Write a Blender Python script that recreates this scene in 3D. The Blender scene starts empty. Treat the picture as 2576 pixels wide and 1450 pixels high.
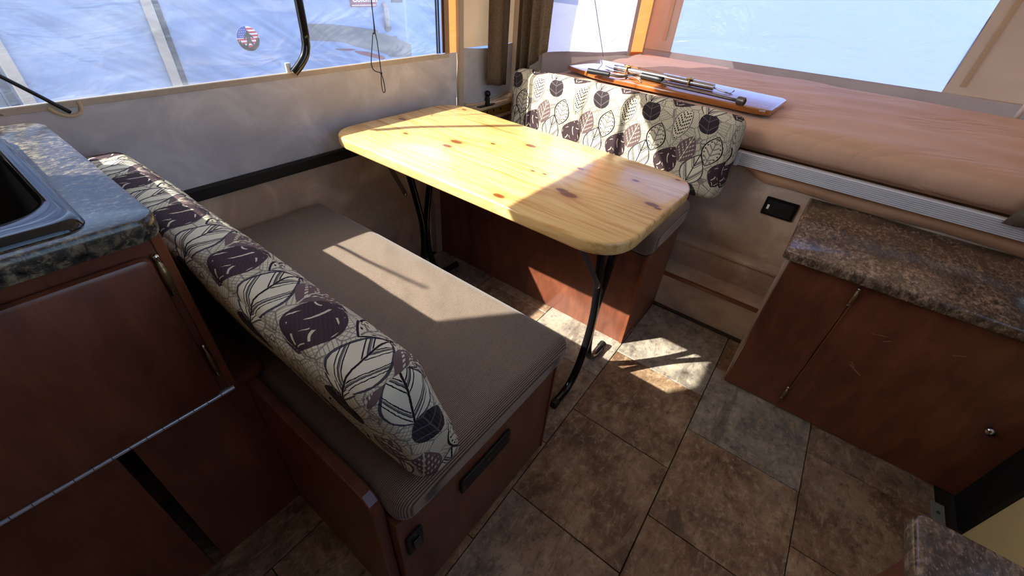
import bpy, bmesh, math, random
from mathutils import Vector, Matrix
random.seed(4)
S = bpy.context.scene
COL = S.collection

# ------------------------------------------------------------------ camera, world, sun, exposure
FPX = 1061.3
CAM_Z = 1.22
# rows: camera right / image down / view direction in room axes (x towards the bunk, y towards the side window, z up)
ROT = ((0.60784392, -0.79127445, 0.06641169), (-0.45118459, -0.41299124, -0.7911199), (0.65342042, 0.45091349, -0.60804505))
cd = bpy.data.cameras.new('camera'); cam = bpy.data.objects.new('camera', cd); COL.objects.link(cam)
cd.sensor_fit = 'HORIZONTAL'; cd.sensor_width = 36.0; cd.lens = FPX / 2576.0 * 36.0; cd.clip_start = 0.02
r_, d_, f_ = (Vector(v) for v in ROT)
cam.matrix_world = Matrix(((r_.x, -d_.x, -f_.x, 0), (r_.y, -d_.y, -f_.y, 0), (r_.z, -d_.z, -f_.z, CAM_Z), (0, 0, 0, 1)))
S.camera = cam

SUN_DIR = Vector((0.98, -0.755, -1.0)).normalized()      # the way the sunlight travels
w = bpy.data.worlds.new('sky'); S.world = w; w.use_nodes = True
wn = w.node_tree; wn.nodes.clear()
wo = wn.nodes.new('ShaderNodeOutputWorld'); wb = wn.nodes.new('ShaderNodeBackground'); ws = wn.nodes.new('ShaderNodeTexSky')
ws.sky_type = 'NISHITA'; ws.sun_disc = False
ws.sun_elevation = math.asin(-SUN_DIR.z); ws.sun_rotation = math.atan2(-SUN_DIR.x, -SUN_DIR.y)
ws.air_density = 1.0; ws.dust_density = 1.4; ws.ozone_density = 1.2
wb.inputs['Strength'].default_value = 0.5
wn.links.new(ws.outputs[0], wb.inputs[0]); wn.links.new(wb.outputs[0], wo.inputs[0])
sl = bpy.data.lights.new('sun', 'SUN'); sl.energy = 14.0; sl.angle = math.radians(0.6); sl.color = (1.0, 0.955, 0.86)
so = bpy.data.objects.new('sun', sl); COL.objects.link(so); so.location = (-6, 6, 7)
so.rotation_euler = SUN_DIR.to_track_quat('-Z', 'Y').to_euler()

S.view_settings.view_transform = 'Standard'; S.view_settings.look = 'None'
S.view_settings.exposure = 0.42; S.view_settings.gamma = 1.0; S.view_settings.use_curve_mapping = False
S.cycles.use_denoising = True
S.cycles.max_bounces = 8; S.cycles.diffuse_bounces = 5; S.cycles.glossy_bounces = 3; S.cycles.transparent_max_bounces = 10; S.cycles.transmission_bounces = 5
S.cycles.use_adaptive_sampling = True; S.cycles.adaptive_threshold = 0.08; S.cycles.adaptive_min_samples = 16
S.cycles.sample_clamp_indirect = 6.0; S.cycles.caustics_reflective = False; S.cycles.caustics_refractive = False

# ------------------------------------------------------------------ node helpers
class X:
    """a float socket with arithmetic"""
    def __init__(s, nt, v): s.nt = nt; s.v = v
    def _m(s, op, *a, clamp=False):
        n = s.nt.nodes.new('ShaderNodeMath'); n.operation = op; n.use_clamp = clamp
        for i, q in enumerate((s,) + a):
            q = q.v if isinstance(q, X) else q
            if isinstance(q, (int, float)): n.inputs[i].default_value = q
            else: s.nt.links.new(q, n.inputs[i])
        return X(s.nt, n.outputs[0])
    def __add__(s, o): return s._m('ADD', o)
    __radd__ = __add__
    def __sub__(s, o): return s._m('SUBTRACT', o)
    def __rsub__(s, o): return (s * -1) + o
    def __mul__(s, o): return s._m('MULTIPLY', o)
    __rmul__ = __mul__
    def __truediv__(s, o): return s._m('DIVIDE', o)
    def abs(s): return s._m('ABSOLUTE')
    def sin(s): return s._m('SINE')
    def gt(s, o): return s._m('GREATER_THAN', o)
    def lt(s, o): return s._m('LESS_THAN', o)
    def mx(s, o): return s._m('MAXIMUM', o)
    def mn(s, o): return s._m('MINIMUM', o)
    def wrap(s, p): return s._m('WRAP', p / 2, -p / 2)
    def pw(s, o): return s._m('POWER', o)
    def step(s, a, b):
        n = s.nt.nodes.new('ShaderNodeMapRange'); n.interpolation_type = 'SMOOTHSTEP'
        s.nt.links.new(s.v, n.inputs[0]); n.inputs[1].default_value = a; n.inputs[2].default_value = b
        return X(s.nt, n.outputs[0])

def new_mat(name):
    m = bpy.data.materials.new(name); m.use_nodes = True
    nt = m.node_tree; nt.nodes.clear()
    out = nt.nodes.new('ShaderNodeOutputMaterial'); b = nt.nodes.new('ShaderNodeBsdfPrincipled')
    nt.links.new(b.outputs[0], out.inputs[0])
    return m, nt, b, out
def col4(c): return (c[0], c[1], c[2], 1.0)
def lin(r, g, b):
    f = lambda v: (v / 255 / 12.92) if v / 255 <= 0.04045 else ((v / 255 + 0.055) / 1.055) ** 2.4
    return (f(r), f(g), f(b))
def coords(nt, kind='Object', scale=(1, 1, 1), rot=(0, 0, 0), loc=(0, 0, 0)):
    t = nt.nodes.new('ShaderNodeTexCoord'); mp = nt.nodes.new('ShaderNodeMapping')
    mp.inputs['Scale'].default_value = scale; mp.inputs['Rotation'].default_value = rot; mp.inputs['Location'].default_value = loc
    nt.links.new(t.outputs[kind], mp.inputs[0]); return mp.outputs[0]
def world_pos(nt, scale=(1, 1, 1)):
    g = nt.nodes.new('ShaderNodeNewGeometry'); mp = nt.nodes.new('ShaderNodeMapping'); mp.inputs['Scale'].default_value = scale
    nt.links.new(g.outputs['Position'], mp.inputs[0]); return mp.outputs[0]
def noise(nt, vec, scale, detail=4, rough=0.55, dist=0.0):
    n = nt.nodes.new('ShaderNodeTexNoise'); n.inputs['Scale'].default_value = scale; n.inputs['Detail'].default_value = detail
    n.inputs['Roughness'].default_value = rough; n.inputs['Distortion'].default_value = dist
    if vec is not None: nt.links.new(vec, n.inputs['Vector'])
    return X(nt, n.outputs[0])
def ramp(nt, x, stops):
    n = nt.nodes.new('ShaderNodeValToRGB'); e = n.color_ramp.elements
    while len(e) < len(stops): e.new(0.5)
    for k, (p, c) in enumerate(stops): e[k].position = p; e[k].color = col4(c)
    nt.links.new(x.v, n.inputs[0]); return n.outputs[0]
def mix(nt, f, a, b, mode='MIX'):
    n = nt.nodes.new('ShaderNodeMix'); n.data_type = 'RGBA'; n.blend_type = mode
    for s, v in ((n.inputs[0], f), (n.inputs[6], a), (n.inputs[7], b)):
        v = v.v if isinstance(v, X) else v
        if isinstance(v, (int, float)): s.default_value = v
        elif isinstance(v, tuple): s.default_value = col4(v)
        else: nt.links.new(v, s)
    return n.outputs[2]
def bump(nt, b, h, strength=0.3, dist=0.002):
    n = nt.nodes.new('ShaderNodeBump'); n.inputs['Strength'].default_value = strength; n.inputs['Distance'].default_value = dist
    nt.links.new(h.v, n.inputs['Height']); nt.links.new(n.outputs[0], b.inputs['Normal']); return n
def setcol(nt, b, c):
    if isinstance(c, tuple): b.inputs['Base Color'].default_value = col4(c)
    else: nt.links.new(c, b.inputs['Base Color'])
def spec(b, rough, ior_level=0.5, metal=0.0, coat=0.0):
    b.inputs['Roughness'].default_value = rough; b.inputs['Specular IOR Level'].default_value = ior_level
    b.inputs['Metallic'].default_value = metal; b.inputs['Coat Weight'].default_value = coat; b.inputs['Coat Roughness'].default_value = 0.08

MATS = {}
def simple(name, c, rough=0.5, sp=0.5, metal=0.0, coat=0.0, var=0.0, scale=30.0, bmp=0.0):
    if name in MATS: return MATS[name]
    m, nt, b, out = new_mat(name); spec(b, rough, sp, metal, coat)
    if var > 0:
        n = noise(nt, coords(nt), scale, 4)
        lo = tuple(v * (1 - var) for v in c); hi = tuple(min(1, v * (1 + var)) for v in c)
        setcol(nt, b, ramp(nt, n, [(0.3, lo), (0.7, hi)]))
        if bmp: bump(nt, b, n, bmp, 0.002)
    else: setcol(nt, b, c)
    MATS[name] = m; return m

def cherry():
    m, nt, b, out = new_mat('cherry_wood'); spec(b, 0.36, 0.5, coat=0.12)
    p = world_pos(nt, (5, 5, 1.6)); n = noise(nt, p, 4.0, 6, 0.6, 0.4); n2 = noise(nt, world_pos(nt, (90, 90, 7)), 2.0, 3, 0.6)
    c = ramp(nt, n, [(0.25, lin(86, 46, 32)), (0.55, lin(114, 64, 44)), (0.8, lin(134, 80, 54))])
    c = mix(nt, (n2 - 0.5) * 0.9, c, lin(58, 22, 14)); setcol(nt, b, c)
    bump(nt, b, n2, 0.05, 0.001); return m
def granite(name, dark, midc, light, k=1.0):
    m, nt, b, out = new_mat(name); spec(b, 0.2, 0.4, coat=0.08)
    p = world_pos(nt, (1, 1.6, 1)); n = noise(nt, p, 70 * k, 5, 0.7, 0.4); n2 = noise(nt, p, 9 * k, 3, 0.6); n3 = noise(nt, world_pos(nt, (1, 2.2, 1)), 120 * k, 2, 0.5)
    c = ramp(nt, n, [(0.34, dark), (0.5, midc), (0.62, light)])
    c = mix(nt, n2.step(0.4, 0.62) * 0.65, c, dark)
    c = mix(nt, n3.step(0.62, 0.68) * 0.6, c, light); setcol(nt, b, c); return m
def suede(name, a, bcol):
    m, nt, b, out = new_mat(name); spec(b, 0.75, 0.25)
    n = noise(nt, world_pos(nt), 5.0, 6, 0.62, 0.8); n2 = noise(nt, world_pos(nt), 60, 3, 0.6)
    c = ramp(nt, n, [(0.36, tuple(v * 0.86 for v in a)), (0.5, a), (0.66, bcol)]); c = mix(nt, n2.step(0.5, 0.75) * 0.25, c, a); setcol(nt, b, c)
    bump(nt, b, n2, 0.06, 0.001); return m
def canvas(name, c, trans, var=0.12):
    m, nt, b, out = new_mat(name); nt.nodes.remove(b)
    n = noise(nt, world_pos(nt), 3.0, 5, 0.6, 0.4)
    cc = ramp(nt, n, [(0.3, tuple(v * (1 - var) for v in c)), (0.7, tuple(v * (1 + var) for v in c))])
    d = nt.nodes.new('ShaderNodeBsdfDiffuse'); t = nt.nodes.new('ShaderNodeBsdfTranslucent'); mx = nt.nodes.new('ShaderNodeMixShader')
    nt.links.new(cc, d.inputs[0]); nt.links.new(cc, t.inputs[0]); mx.inputs[0].default_value = trans
    nt.links.new(d.outputs[0], mx.inputs[1]); nt.links.new(t.outputs[0], mx.inputs[2]); nt.links.new(mx.outputs[0], out.inputs[0])
    h = noise(nt, world_pos(nt, (900, 900, 900)), 1.0, 1); h2 = noise(nt, world_pos(nt, (2, 2, 7)), 1.0, 3, 0.5, 1.0)
    bm = nt.nodes.new('ShaderNodeBump'); bm.inputs['Strength'].default_value = 0.35; bm.inputs['Distance'].default_value = 0.02
    nt.links.new((h2 + h * 0.02).v, bm.inputs['Height'])
    nt.links.new(bm.outputs[0], d.inputs['Normal']); nt.links.new(bm.outputs[0], t.inputs['Normal'])
    return m
def vinyl(name, streaky, tint, haze, gloss=0.07, hazecol=(0.8, 0.85, 0.9)):
    m, nt, b, out = new_mat(name); nt.nodes.remove(b)
    tr = nt.nodes.new('ShaderNodeBsdfTransparent'); tr.inputs[0].default_value = col4(tint)
    tl = nt.nodes.new('ShaderNodeBsdfTranslucent'); tl.inputs[0].default_value = col4(hazecol)
    gl = nt.nodes.new('ShaderNodeBsdfGlossy'); gl.inputs['Roughness'].default_value = 0.12
    wv = noise(nt, world_pos(nt, (1.6, 1.6, 4.5)), 1.3, 4, 0.55, 1.2)
    bm = nt.nodes.new('ShaderNodeBump'); bm.inputs['Strength'].default_value = 0.6; bm.inputs['Distance'].default_value = 0.05
    nt.links.new(wv.v, bm.inputs['Height']); nt.links.new(bm.outputs[0], gl.inputs['Normal']); nt.links.new(bm.outputs[0], tl.inputs['Normal'])
    cr_ = coords(nt, 'Object', (3.2, 3.2, 3.2), (0, math.radians(-32), 0)); st_ = nt.nodes.new('ShaderNodeMapping'); st_.inputs['Scale'].default_value = (0.22, 1.0, 2.6); nt.links.new(cr_, st_.inputs[0])
    rid = 1 - ((noise(nt, st_.outputs[0], 1.1, 3, 0.6, 0.5) - 0.5).abs() * 22.0).mn(1.0)
    rid2 = 1 - ((noise(nt, st_.outputs[0], 3.3, 2, 0.5, 0.3) - 0.5).abs() * 10.0).mn(1.0)
    nt.links.new(mix(nt, (rid * 0.28 + rid2 * 0.12) * streaky, tint, tuple(v * 0.45 for v in tint)), tr.inputs[0])  # tint darkened along wrinkle ridges to put shadow streaks into the sun patches
    m1 = nt.nodes.new('ShaderNodeMixShader'); m2 = nt.nodes.new('ShaderNodeMixShader')
    streak = noise(nt, world_pos(nt, (2.2, 2.2, 9)), 1.0, 3, 0.6, 1.5)
    nt.links.new((streak.step(0.35, 0.75) * (haze * streaky) + haze * (1 - 0.5 * streaky)).v, m1.inputs[0])
    nt.links.new(tr.outputs[0], m1.inputs[1]); nt.links.new(tl.outputs[0], m1.inputs[2])
    m2.inputs[0].default_value = gloss
    nt.links.new(m1.outputs[0], m2.inputs[1]); nt.links.new(gl.outputs[0], m2.inputs[2]); nt.links.new(m2.outputs[0], out.inputs[0])
    return m
def corduroy():
    m, nt, b, out = new_mat('brown_corduroy'); spec(b, 0.9, 0.15); b.inputs['Sheen Weight'].default_value = 0.25
    sx = nt.nodes.new('ShaderNodeSeparateXYZ'); nt.links.new(world_pos(nt), sx.inputs[0])
    y = X(nt, sx.outputs[1]); jit = noise(nt, world_pos(nt, (4, 40, 4)), 1.0, 2)
    rib = ((y * (2 * math.pi / 0.0034)) + jit * 1.4).sin() * 0.5 + 0.5
    n = noise(nt, world_pos(nt), 260, 2); n2 = noise(nt, world_pos(nt), 5, 3)
    c = ramp(nt, rib, [(0.12, lin(64, 51, 41)), (0.5, lin(122, 104, 86)), (0.9, lin(146, 126, 104))])
    c = mix(nt, n.step(0.45, 0.7) * 0.3, c, lin(70, 54, 47)); c = mix(nt, n2.step(0.35, 0.7) * 0.2, c, lin(95, 78, 68)); setcol(nt, b, c)
    bump(nt, b, rib, 0.5, 0.0011); return m
def slate():
    m, nt, b, out = new_mat('slate_vinyl_tile'); spec(b, 0.34, 0.5)
    oi = nt.nodes.new('ShaderNodeObjectInfo'); rnd = X(nt, oi.outputs['Random'])
    oc = nt.nodes.new('ShaderNodeSeparateColor'); nt.links.new(oi.outputs['Color'], oc.inputs[0]); tone = X(nt, oc.outputs[0]); deep = X(nt, oc.outputs[1])
    g = nt.nodes.new('ShaderNodeNewGeometry'); cb = nt.nodes.new('ShaderNodeCombineXYZ')
    nt.links.new((rnd * 37.0).v, cb.inputs[0]); nt.links.new((rnd * 91.0).v, cb.inputs[1])
    ad = nt.nodes.new('ShaderNodeVectorMath'); nt.links.new(g.outputs['Position'], ad.inputs[0]); nt.links.new(cb.outputs[0], ad.inputs[1])
    v = ad.outputs[0]
    n1 = noise(nt, v, 6.5, 9, 0.7, 0.35); n2 = noise(nt, v, 34, 6, 0.75, 0.25); n3 = noise(nt, v, 3.0, 3, 0.5); n4 = noise(nt, v, 130, 2, 0.5)
    vs = nt.nodes.new('ShaderNodeMapping'); vs.inputs['Scale'].default_value = (1.0, 2.6, 1.0); vs.inputs['Rotation'].default_value = (0, 0, 0.5); nt.links.new(v, vs.inputs[0])
    n5 = noise(nt, vs.outputs[0], 16, 9, 0.78, 0.5); n6 = noise(nt, vs.outputs[0], 2.6, 6, 0.7, 0.9)
    warm = ramp(nt, n1, [(0.3, lin(66, 48, 34)), (0.45, lin(122, 92, 66)), (0.56, lin(152, 122, 92)), (0.7, lin(192, 166, 132))])
    grey = ramp(nt, n1, [(0.3, lin(82, 78, 72)), (0.48, lin(140, 130, 116)), (0.68, lin(182, 170, 152))])
    sel = (tone + (n3 - 0.5) * 0.8).step(0.2, 0.8)
    c = mix(nt, sel, warm, grey)
    c = mix(nt, n2.step(0.52, 0.66) * 0.6, c, lin(196, 176, 146)); c = mix(nt, (1 - n2).step(0.53, 0.68) * 0.7, c, lin(50, 38, 28))
    c = mix(nt, deep * 0.5, c, lin(84, 62, 46)); c = mix(nt, n5.step(0.53, 0.62) * 0.5, c, lin(186, 164, 134)); c = mix(nt, (1 - n5).step(0.54, 0.64) * 0.5, c, lin(58, 44, 32))
    c = mix(nt, n6.step(0.56, 0.6) * 0.3, c, lin(172, 148, 116)); c = mix(nt, (1 - n6).step(0.58, 0.62) * 0.4, c, lin(64, 50, 38)); setcol(nt, b, c)
    bump(nt, b, n1 * 0.6 + n2 * 0.3 + n5 * 0.5 + n4 * 0.12, 0.3, 0.004); return m
def pine():
    m, nt, b, out = new_mat('varnished_pine'); spec(b, 0.24, 0.5, coat=0.3); b.inputs['Coat Roughness'].default_value = 0.07
    sx = nt.nodes.new('ShaderNodeSeparateXYZ'); nt.links.new(world_pos(nt), sx.inputs[0])
    x, y, z = (X(nt, sx.outputs[i]) for i in range(3))
    knots = [(1.063, 1.292, .018), (.983, .982, .02), (1.033, .989, .026), (1.194, .796, .022), (.813, .628, .02), (.965, .525, .022), (.955, .499, .03), (1.142, .57, .014),
             (1.066, .305, .022), (1.055, .284, .012), (1.025, .625, .009), (.964, 1.162, .012), (1.339, 1.235, .012), (1.112, .895, .01), (1.289, .314, .01), (1.186, .405, .013), (1.019, .664, .008)]
    warp = None; core = None; halo = None
    for kx, ky, kr in knots:
        dx = (x - kx) / (kr * 0.62); dy = (y - ky) / (kr * 1.15)
        d2 = dx * dx + dy * dy
        wv = dx * (d2 * -0.16)._m('EXPONENT') * (kr * 0.55)
        c1 = (d2 * -1.6)._m('EXPONENT'); h1 = (d2 * -0.28)._m('EXPONENT')
        warp = wv if warp is None else warp + wv; core = c1 if core is None else core.mx(c1); halo = h1 if halo is None else halo.mx(h1)
    xs = x + warp + noise(nt, world_pos(nt, (1, 0.9, 1)), 2.2, 2) * 0.05
    cb = nt.nodes.new('ShaderNodeCombineXYZ')
    nt.links.new((xs * 1.0).v, cb.inputs[0]); nt.links.new((y * 0.035).v, cb.inputs[1]); nt.links.new((z * 0.6).v, cb.inputs[2])
    g1 = noise(nt, cb.outputs[0], 75, 3, 0.6); g2 = noise(nt, cb.outputs[0], 260, 2, 0.6)
    board = noise(nt, None, 1.0, 0)
    cbb = nt.nodes.new('ShaderNodeCombineXYZ'); nt.links.new((x / 0.094)._m('FLOOR').v, cbb.inputs[0])
    wnz = nt.nodes.new('ShaderNodeTexWhiteNoise'); nt.links.new(cbb.outputs[0], wnz.inputs['Vector']); bt = X(nt, wnz.outputs['Value'])
    c = ramp(nt, g1 * 0.75 + g2 * 0.25, [(0.34, lin(196, 136, 68)), (0.48, lin(228, 182, 112)), (0.62, lin(240, 202, 134))])
    c = mix(nt, bt * 0.22, c, lin(218, 162, 90))
    c = mix(nt, halo * 0.5, c, lin(206, 132, 58)); c = mix(nt, core.step(0.12, 0.6) * 0.9, c, lin(120, 56, 22))
    ring = ((core * 16).sin() * 0.5 + 0.5) * core
    c = mix(nt, ring * 0.6, c, lin(92, 40, 18)); setcol(nt, b, c)
    bump(nt, b, g2, 0.03, 0.0006); return m

def leaf_fabric():
    m, nt, b, out = new_mat('leaf_print_fabric'); spec(b, 0.92, 0.15)
    uvn = nt.nodes.new('ShaderNodeUVMap'); uvn.uv_map = 'UVMap'
    sx = nt.nodes.new('ShaderNodeSeparateXYZ')
    wob = nt.nodes.new('ShaderNodeTexNoise'); wob.inputs['Scale'].default_value = 160; wob.inputs['Detail'].default_value = 1
    nt.links.new(uvn.outputs[0], wob.inputs['Vector'])
    nt.links.new(uvn.outputs[0], sx.inputs[0])
    wv = X(nt, wob.outputs[0]) - 0.5
    u0 = X(nt, sx.outputs[0]) + wv * 0.0022; v0 = X(nt, sx.outputs[1]) + wv * 0.0018
    PU, PV = 0.218, 0.27
    TAU = 2 * math.pi
    cream, grey, black, plum, slatec = lin(202, 192, 162), lin(118, 112, 104), lin(34, 28, 32), lin(104, 84, 82), lin(70, 66, 70)
    # ground: cells hatched each in its own direction
    vo = nt.nodes.new('ShaderNodeTexVoronoi'); vo.inputs['Scale'].default_value = 26; nt.links.new(uvn.outputs[0], vo.inputs['Vector'])
    ce = nt.nodes.new('ShaderNodeTexVoronoi'); ce.feature = 'DISTANCE_TO_EDGE'; ce.inputs['Scale'].default_value = 26; nt.links.new(uvn.outputs[0], ce.inputs['Vector'])
    sc = nt.nodes.new('ShaderNodeSeparateColor'); nt.links.new(vo.outputs['Color'], sc.inputs[0])
    ang = X(nt, sc.outputs[0]) * math.pi; r2 = X(nt, sc.outputs[1])
    hx = u0 * ang._m('COSINE') + v0 * ang.sin(); hy = v0 * ang._m('COSINE') - u0 * ang.sin()
    h1 = (hx * (TAU / 0.0062)).sin().step(0.6, 0.9); h2 = (hy * (TAU / 0.009)).sin().step(0.65, 0.92)
    hat = h1.mx(h2 * r2.gt(0.55)) * 0.75
    edge = X(nt, ce.outputs[0]).lt(0.028)
    c = mix(nt, hat.mx(edge * 0.9), cream, grey)
    def local(cu, cv, deg, L, W):
        a = (u0 - cu).wrap(PU); bb = (v0 - cv).wrap(PV); th = math.radians(deg)
        s = (a * math.cos(th) - bb * math.sin(th)) / W; t = (a * math.sin(th) + bb * math.cos(th)) / L
        return s, t
    def lens(s, t, k=0.18):
        # a leaf a little fuller below the middle than above it
        return (1 - t * t) * (1 - t * k) - s.abs()
    def paint(c, mask, colr): return mix(nt, mask, c, colr)
    # curled strokes leaf, dark
    for (cu, cv, deg, L, W) in ((-0.702, 0.648, 22, .062, .046),):
        s, t = local(cu, cv, deg, L, W); d = lens(s, t, 0.3); ins = d.gt(0.0)
        c = paint(c, ins, lin(62, 47, 50))
        q = (s * 9.5 + (t * 4.0).sin() * 2.6).sin(); q2 = (t * 8.0 + s * 3.0).sin()
        q3 = (t * 13.0 + (s * 5.0).sin() * 2.0).sin(); q4 = (s * 8.0 - t * 3.0).sin()
        st = (q.gt(0.9) * q2.gt(0.1)).mx(q3.gt(0.93) * q4.gt(0.3) * q2.lt(0.0))
        c = paint(c, st * d.gt(0.1), cream)
        we = ((s * 40 + t * 22).sin() * (t * 60).sin()).gt(0.62)
        c = paint(c, we * ins * 0.25, lin(110, 92, 92))
    # striped leaf
    s, t = local(-0.593, 0.637, 12, .066, .045); d = lens(s, t, 0.25); ins = d.gt(0.0)
    c = paint(c, ins, lin(212, 202, 174)); c = paint(c, ins * d.lt(0.11), slatec)
    e = t - s.abs() * 0.9 - s.abs() * s.abs() * 0.35
    bands = ((e * 6.5).sin()).step(-0.1, 0.05) * ((e * 39.0).sin().gt(0.45))
    c = paint(c, ins * bands * s.abs().gt(0.05), black)
    c = paint(c, ins * ((e * 6.5).sin().gt(0.93)) * 0.8, slatec); c = paint(c, ins * s.abs().lt(0.04), black)
    # chevron leaf, plum
    s, t = local(-0.638, 0.704, 16, .056, .036); d = lens(s, t, 0.1); ins = d.gt(0.0)
    c = paint(c, ins, plum)
    e = (t - s.abs() * 0.75) * 16.0; dot = (e.sin().gt(0.5)) * ((s.abs() * 34.0).sin().gt(-0.1))
    c = paint(c, ins * dot * d.gt(0.14), cream)
    c = paint(c, ins * s.abs().lt(0.04) * 0.8, cream)
    # ring of dots leaf, heavy outline
    s, t = local(-0.544, 0.72, 9, .058, .038); d = lens(s, t, 0.0); ins = d.gt(0.0)
    c = paint(c, ins, lin(198, 188, 160)); c = paint(c, ins * d.lt(0.13) , black)
    e = (t - s.abs() * 0.55) * 17.0
    c = paint(c, ins * e.sin().gt(0.72) * d.gt(0.36), grey); c = paint(c, ins * s.abs().lt(0.045) * d.gt(0.2), grey)
    ringd = (d - 0.27).abs().lt(0.06) * ((t * 26.0).sin().gt(0.35)); c = paint(c, ins * ringd, black)
    # feather leaf
    s, t = local(-0.679, 0.793, 14, .066, .028); d = lens(s, t, -0.05); ins = d.gt(-0.12)
    c = paint(c, ins, grey); c = paint(c, d.gt(0.02), lin(206, 196, 166))
    e = (t - s.abs() * 0.42) * 26.0; dash = e.sin().gt(0.15) * ((s.abs() * 30.0 + e * 0.5).sin().gt(-0.55))
    c = paint(c, d.gt(0.1) * dash, black)
    # round leaf, nearly black
    s, t = local(-0.587, 0.808, -8, .038, .0355); d = 1 - (s * s + t * t * (1 + (t * -0.25))); ins = d.gt(0.0)
    c = paint(c, ins, lin(44, 38, 42))
    e = (t - s.abs() * 0.6) * 8.0; c = paint(c, ins * (e.sin().gt(0.93)).mx(s.abs().lt(0.03)) * 0.55, grey)
    c = paint(c, ins * ((s * 34).sin().gt(0.5)) * 0.25, plum)
    setcol(nt, b, c)
    wx = (u0 * (TAU / 0.0016)).sin() * (v0 * (TAU / 0.0016)).sin(); bump(nt, b, wx + wv * 2, 0.18, 0.0006)
    return m

def sheet_cloth():
    m, nt, b, out = new_mat('tan_bed_sheet'); spec(b, 0.85, 0.2); b.inputs['Sheen Weight'].default_value = 0.15
    n = noise(nt, world_pos(nt), 4, 4); c = ramp(nt, n, [(0.3, lin(194, 152, 120)), (0.7, lin(208, 166, 134))]); setcol(nt, b, c)
    sx = nt.nodes.new('ShaderNodeSeparateXYZ'); nt.links.new(world_pos(nt), sx.inputs[0])
    x, y, z = (X(nt, sx.outputs[k]) for k in range(3))
    cr_ = x * 0.88 + y * 0.46 + ((x - 2.0) * (y * 1.0)) * -0.12; al = y * 0.88 - x * 0.46
    cb = nt.nodes.new('ShaderNodeCombineXYZ'); nt.links.new((cr_ * 7.5).v, cb.inputs[0]); nt.links.new((al * 1.5).v, cb.inputs[1]); nt.links.new((z * 2.0).v, cb.inputs[2])
    r1 = 1 - ((noise(nt, cb.outputs[0], 1.0, 2, 0.5, 0.25) - 0.5).abs() * 9.0).mn(1.0)
    r2 = 1 - ((noise(nt, cb.outputs[0], 2.3, 1, 0.5, 0.2) - 0.5).abs() * 7.0).mn(1.0)
    patch = noise(nt, world_pos(nt), 2.6, 1).step(0.45, 0.62)
    w1 = r1 * r1 * patch + r2 * r2 * 0.35 * patch; w2 = noise(nt, world_pos(nt), 6.0, 2)
    # stitched loops of the quilting
    mv = noise(nt, world_pos(nt), 2.0, 1)
    bump(nt, b, w1 * -0.5 + w2 * 0.2, 0.6, 0.018); return m

def lacquer():
    m, nt, b, out = new_mat('amber_lacquered_board'); spec(b, 0.1, 0.5, coat=1.0); b.inputs['Coat Roughness'].default_value = 0.03
    n = noise(nt, world_pos(nt, (40, 2, 10)), 1.5, 4, 0.6, 0.6)
    setcol(nt, b, ramp(nt, n, [(0.3, lin(120, 62, 24)), (0.7, lin(186, 110, 48))])); return m
def curtain_cloth():
    m, nt, b, out = new_mat('brown_curtain_cloth'); nt.nodes.remove(b)
    n = noise(nt, world_pos(nt), 160, 3); n2 = noise(nt, world_pos(nt, (8, 8, 1)), 2, 3)
    c = ramp(nt, n * 0.6 + n2 * 0.4, [(0.3, lin(92, 79, 65)), (0.7, lin(138, 121, 101))])
    d = nt.nodes.new('ShaderNodeBsdfDiffuse'); t = nt.nodes.new('ShaderNodeBsdfTranslucent'); mx = nt.nodes.new('ShaderNodeMixShader'); mx.inputs[0].default_value = 0.18
    nt.links.new(c, d.inputs[0]); nt.links.new(c, t.inputs[0]); nt.links.new(d.outputs[0], mx.inputs[1]); nt.links.new(t.outputs[0], mx.inputs[2]); nt.links.new(mx.outputs[0], out.inputs[0])
    return m

CHERRY = cherry(); GRAN_L = granite('dark_granite_laminate', lin(30, 28, 27), lin(66, 62, 58), lin(132, 120, 98)); GRAN_R = granite('brown_granite_laminate', lin(58, 46, 36), lin(104, 84, 66), lin(158, 130, 104), 0.9)
TANWALL = suede('tan_suede_panel', lin(184, 160, 138), lin(212, 190, 166)); GREYCAN = suede('grey_coated_canvas', lin(186, 187, 194), lin(206, 206, 211))
CANVAS = canvas('tan_tent_canvas', lin(202, 178, 148), 0.12); ORANGE = canvas('sun_glow_canvas', lin(232, 132, 72), 0.55, 0.06); BAND = canvas('grey_hem_canvas', lin(168, 152, 140), 0.15)  # the thin canvas carries its orange backlit glow in the base colour
CLEAR = vinyl('clear_vinyl', 1.0, (0.93, 0.96, 0.99), 0.06, 0.05); MILKY = vinyl('milky_vinyl', 0.06, (0.54, 0.54, 0.72), 0.72, 0.04, (0.45, 0.45, 0.60))
CORD = corduroy(); SLATE = slate(); PINE = pine(); LEAF = leaf_fabric(); SHEET = sheet_cloth(); LACQ = lacquer(); CURT = curtain_cloth()
BLACK = simple('black_enamel', lin(14, 14, 15), 0.12, 0.5); BLACKP = simple('black_plastic', lin(20, 20, 21), 0.45, 0.4); RAILBLK = simple('black_rail_paint', lin(24, 22, 22), 0.5, 0.3)
STEEL = simple('brushed_steel', lin(176, 176, 178), 0.28, 0.5, 1.0); CHROME = simple('chrome', lin(214, 214, 216), 0.12, 0.5, 1.0); BRONZE = simple('antique_bronze', lin(150, 128, 92), 0.38, 0.5, 0.9)
BRASS = simple('brass_clip', lin(196, 164, 84), 0.35, 0.5, 0.8); IRON = simple('worn_iron', lin(112, 104, 96), 0.42, 0.5, 0.8, var=0.3, scale=60); ALU = simple('ribbed_aluminium', lin(216, 214, 212), 0.4, 0.5, 0.2)
STRAP = simple('grey_strap_steel', lin(120, 122, 128), 0.35, 0.5, 0.9); GROUT = simple('dark_tile_joint', lin(40, 32, 26), 0.8, 0.2); HEM = simple('tan_webbing', lin(196, 176, 148), 0.85, 0.15, var=0.08, scale=200)
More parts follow.
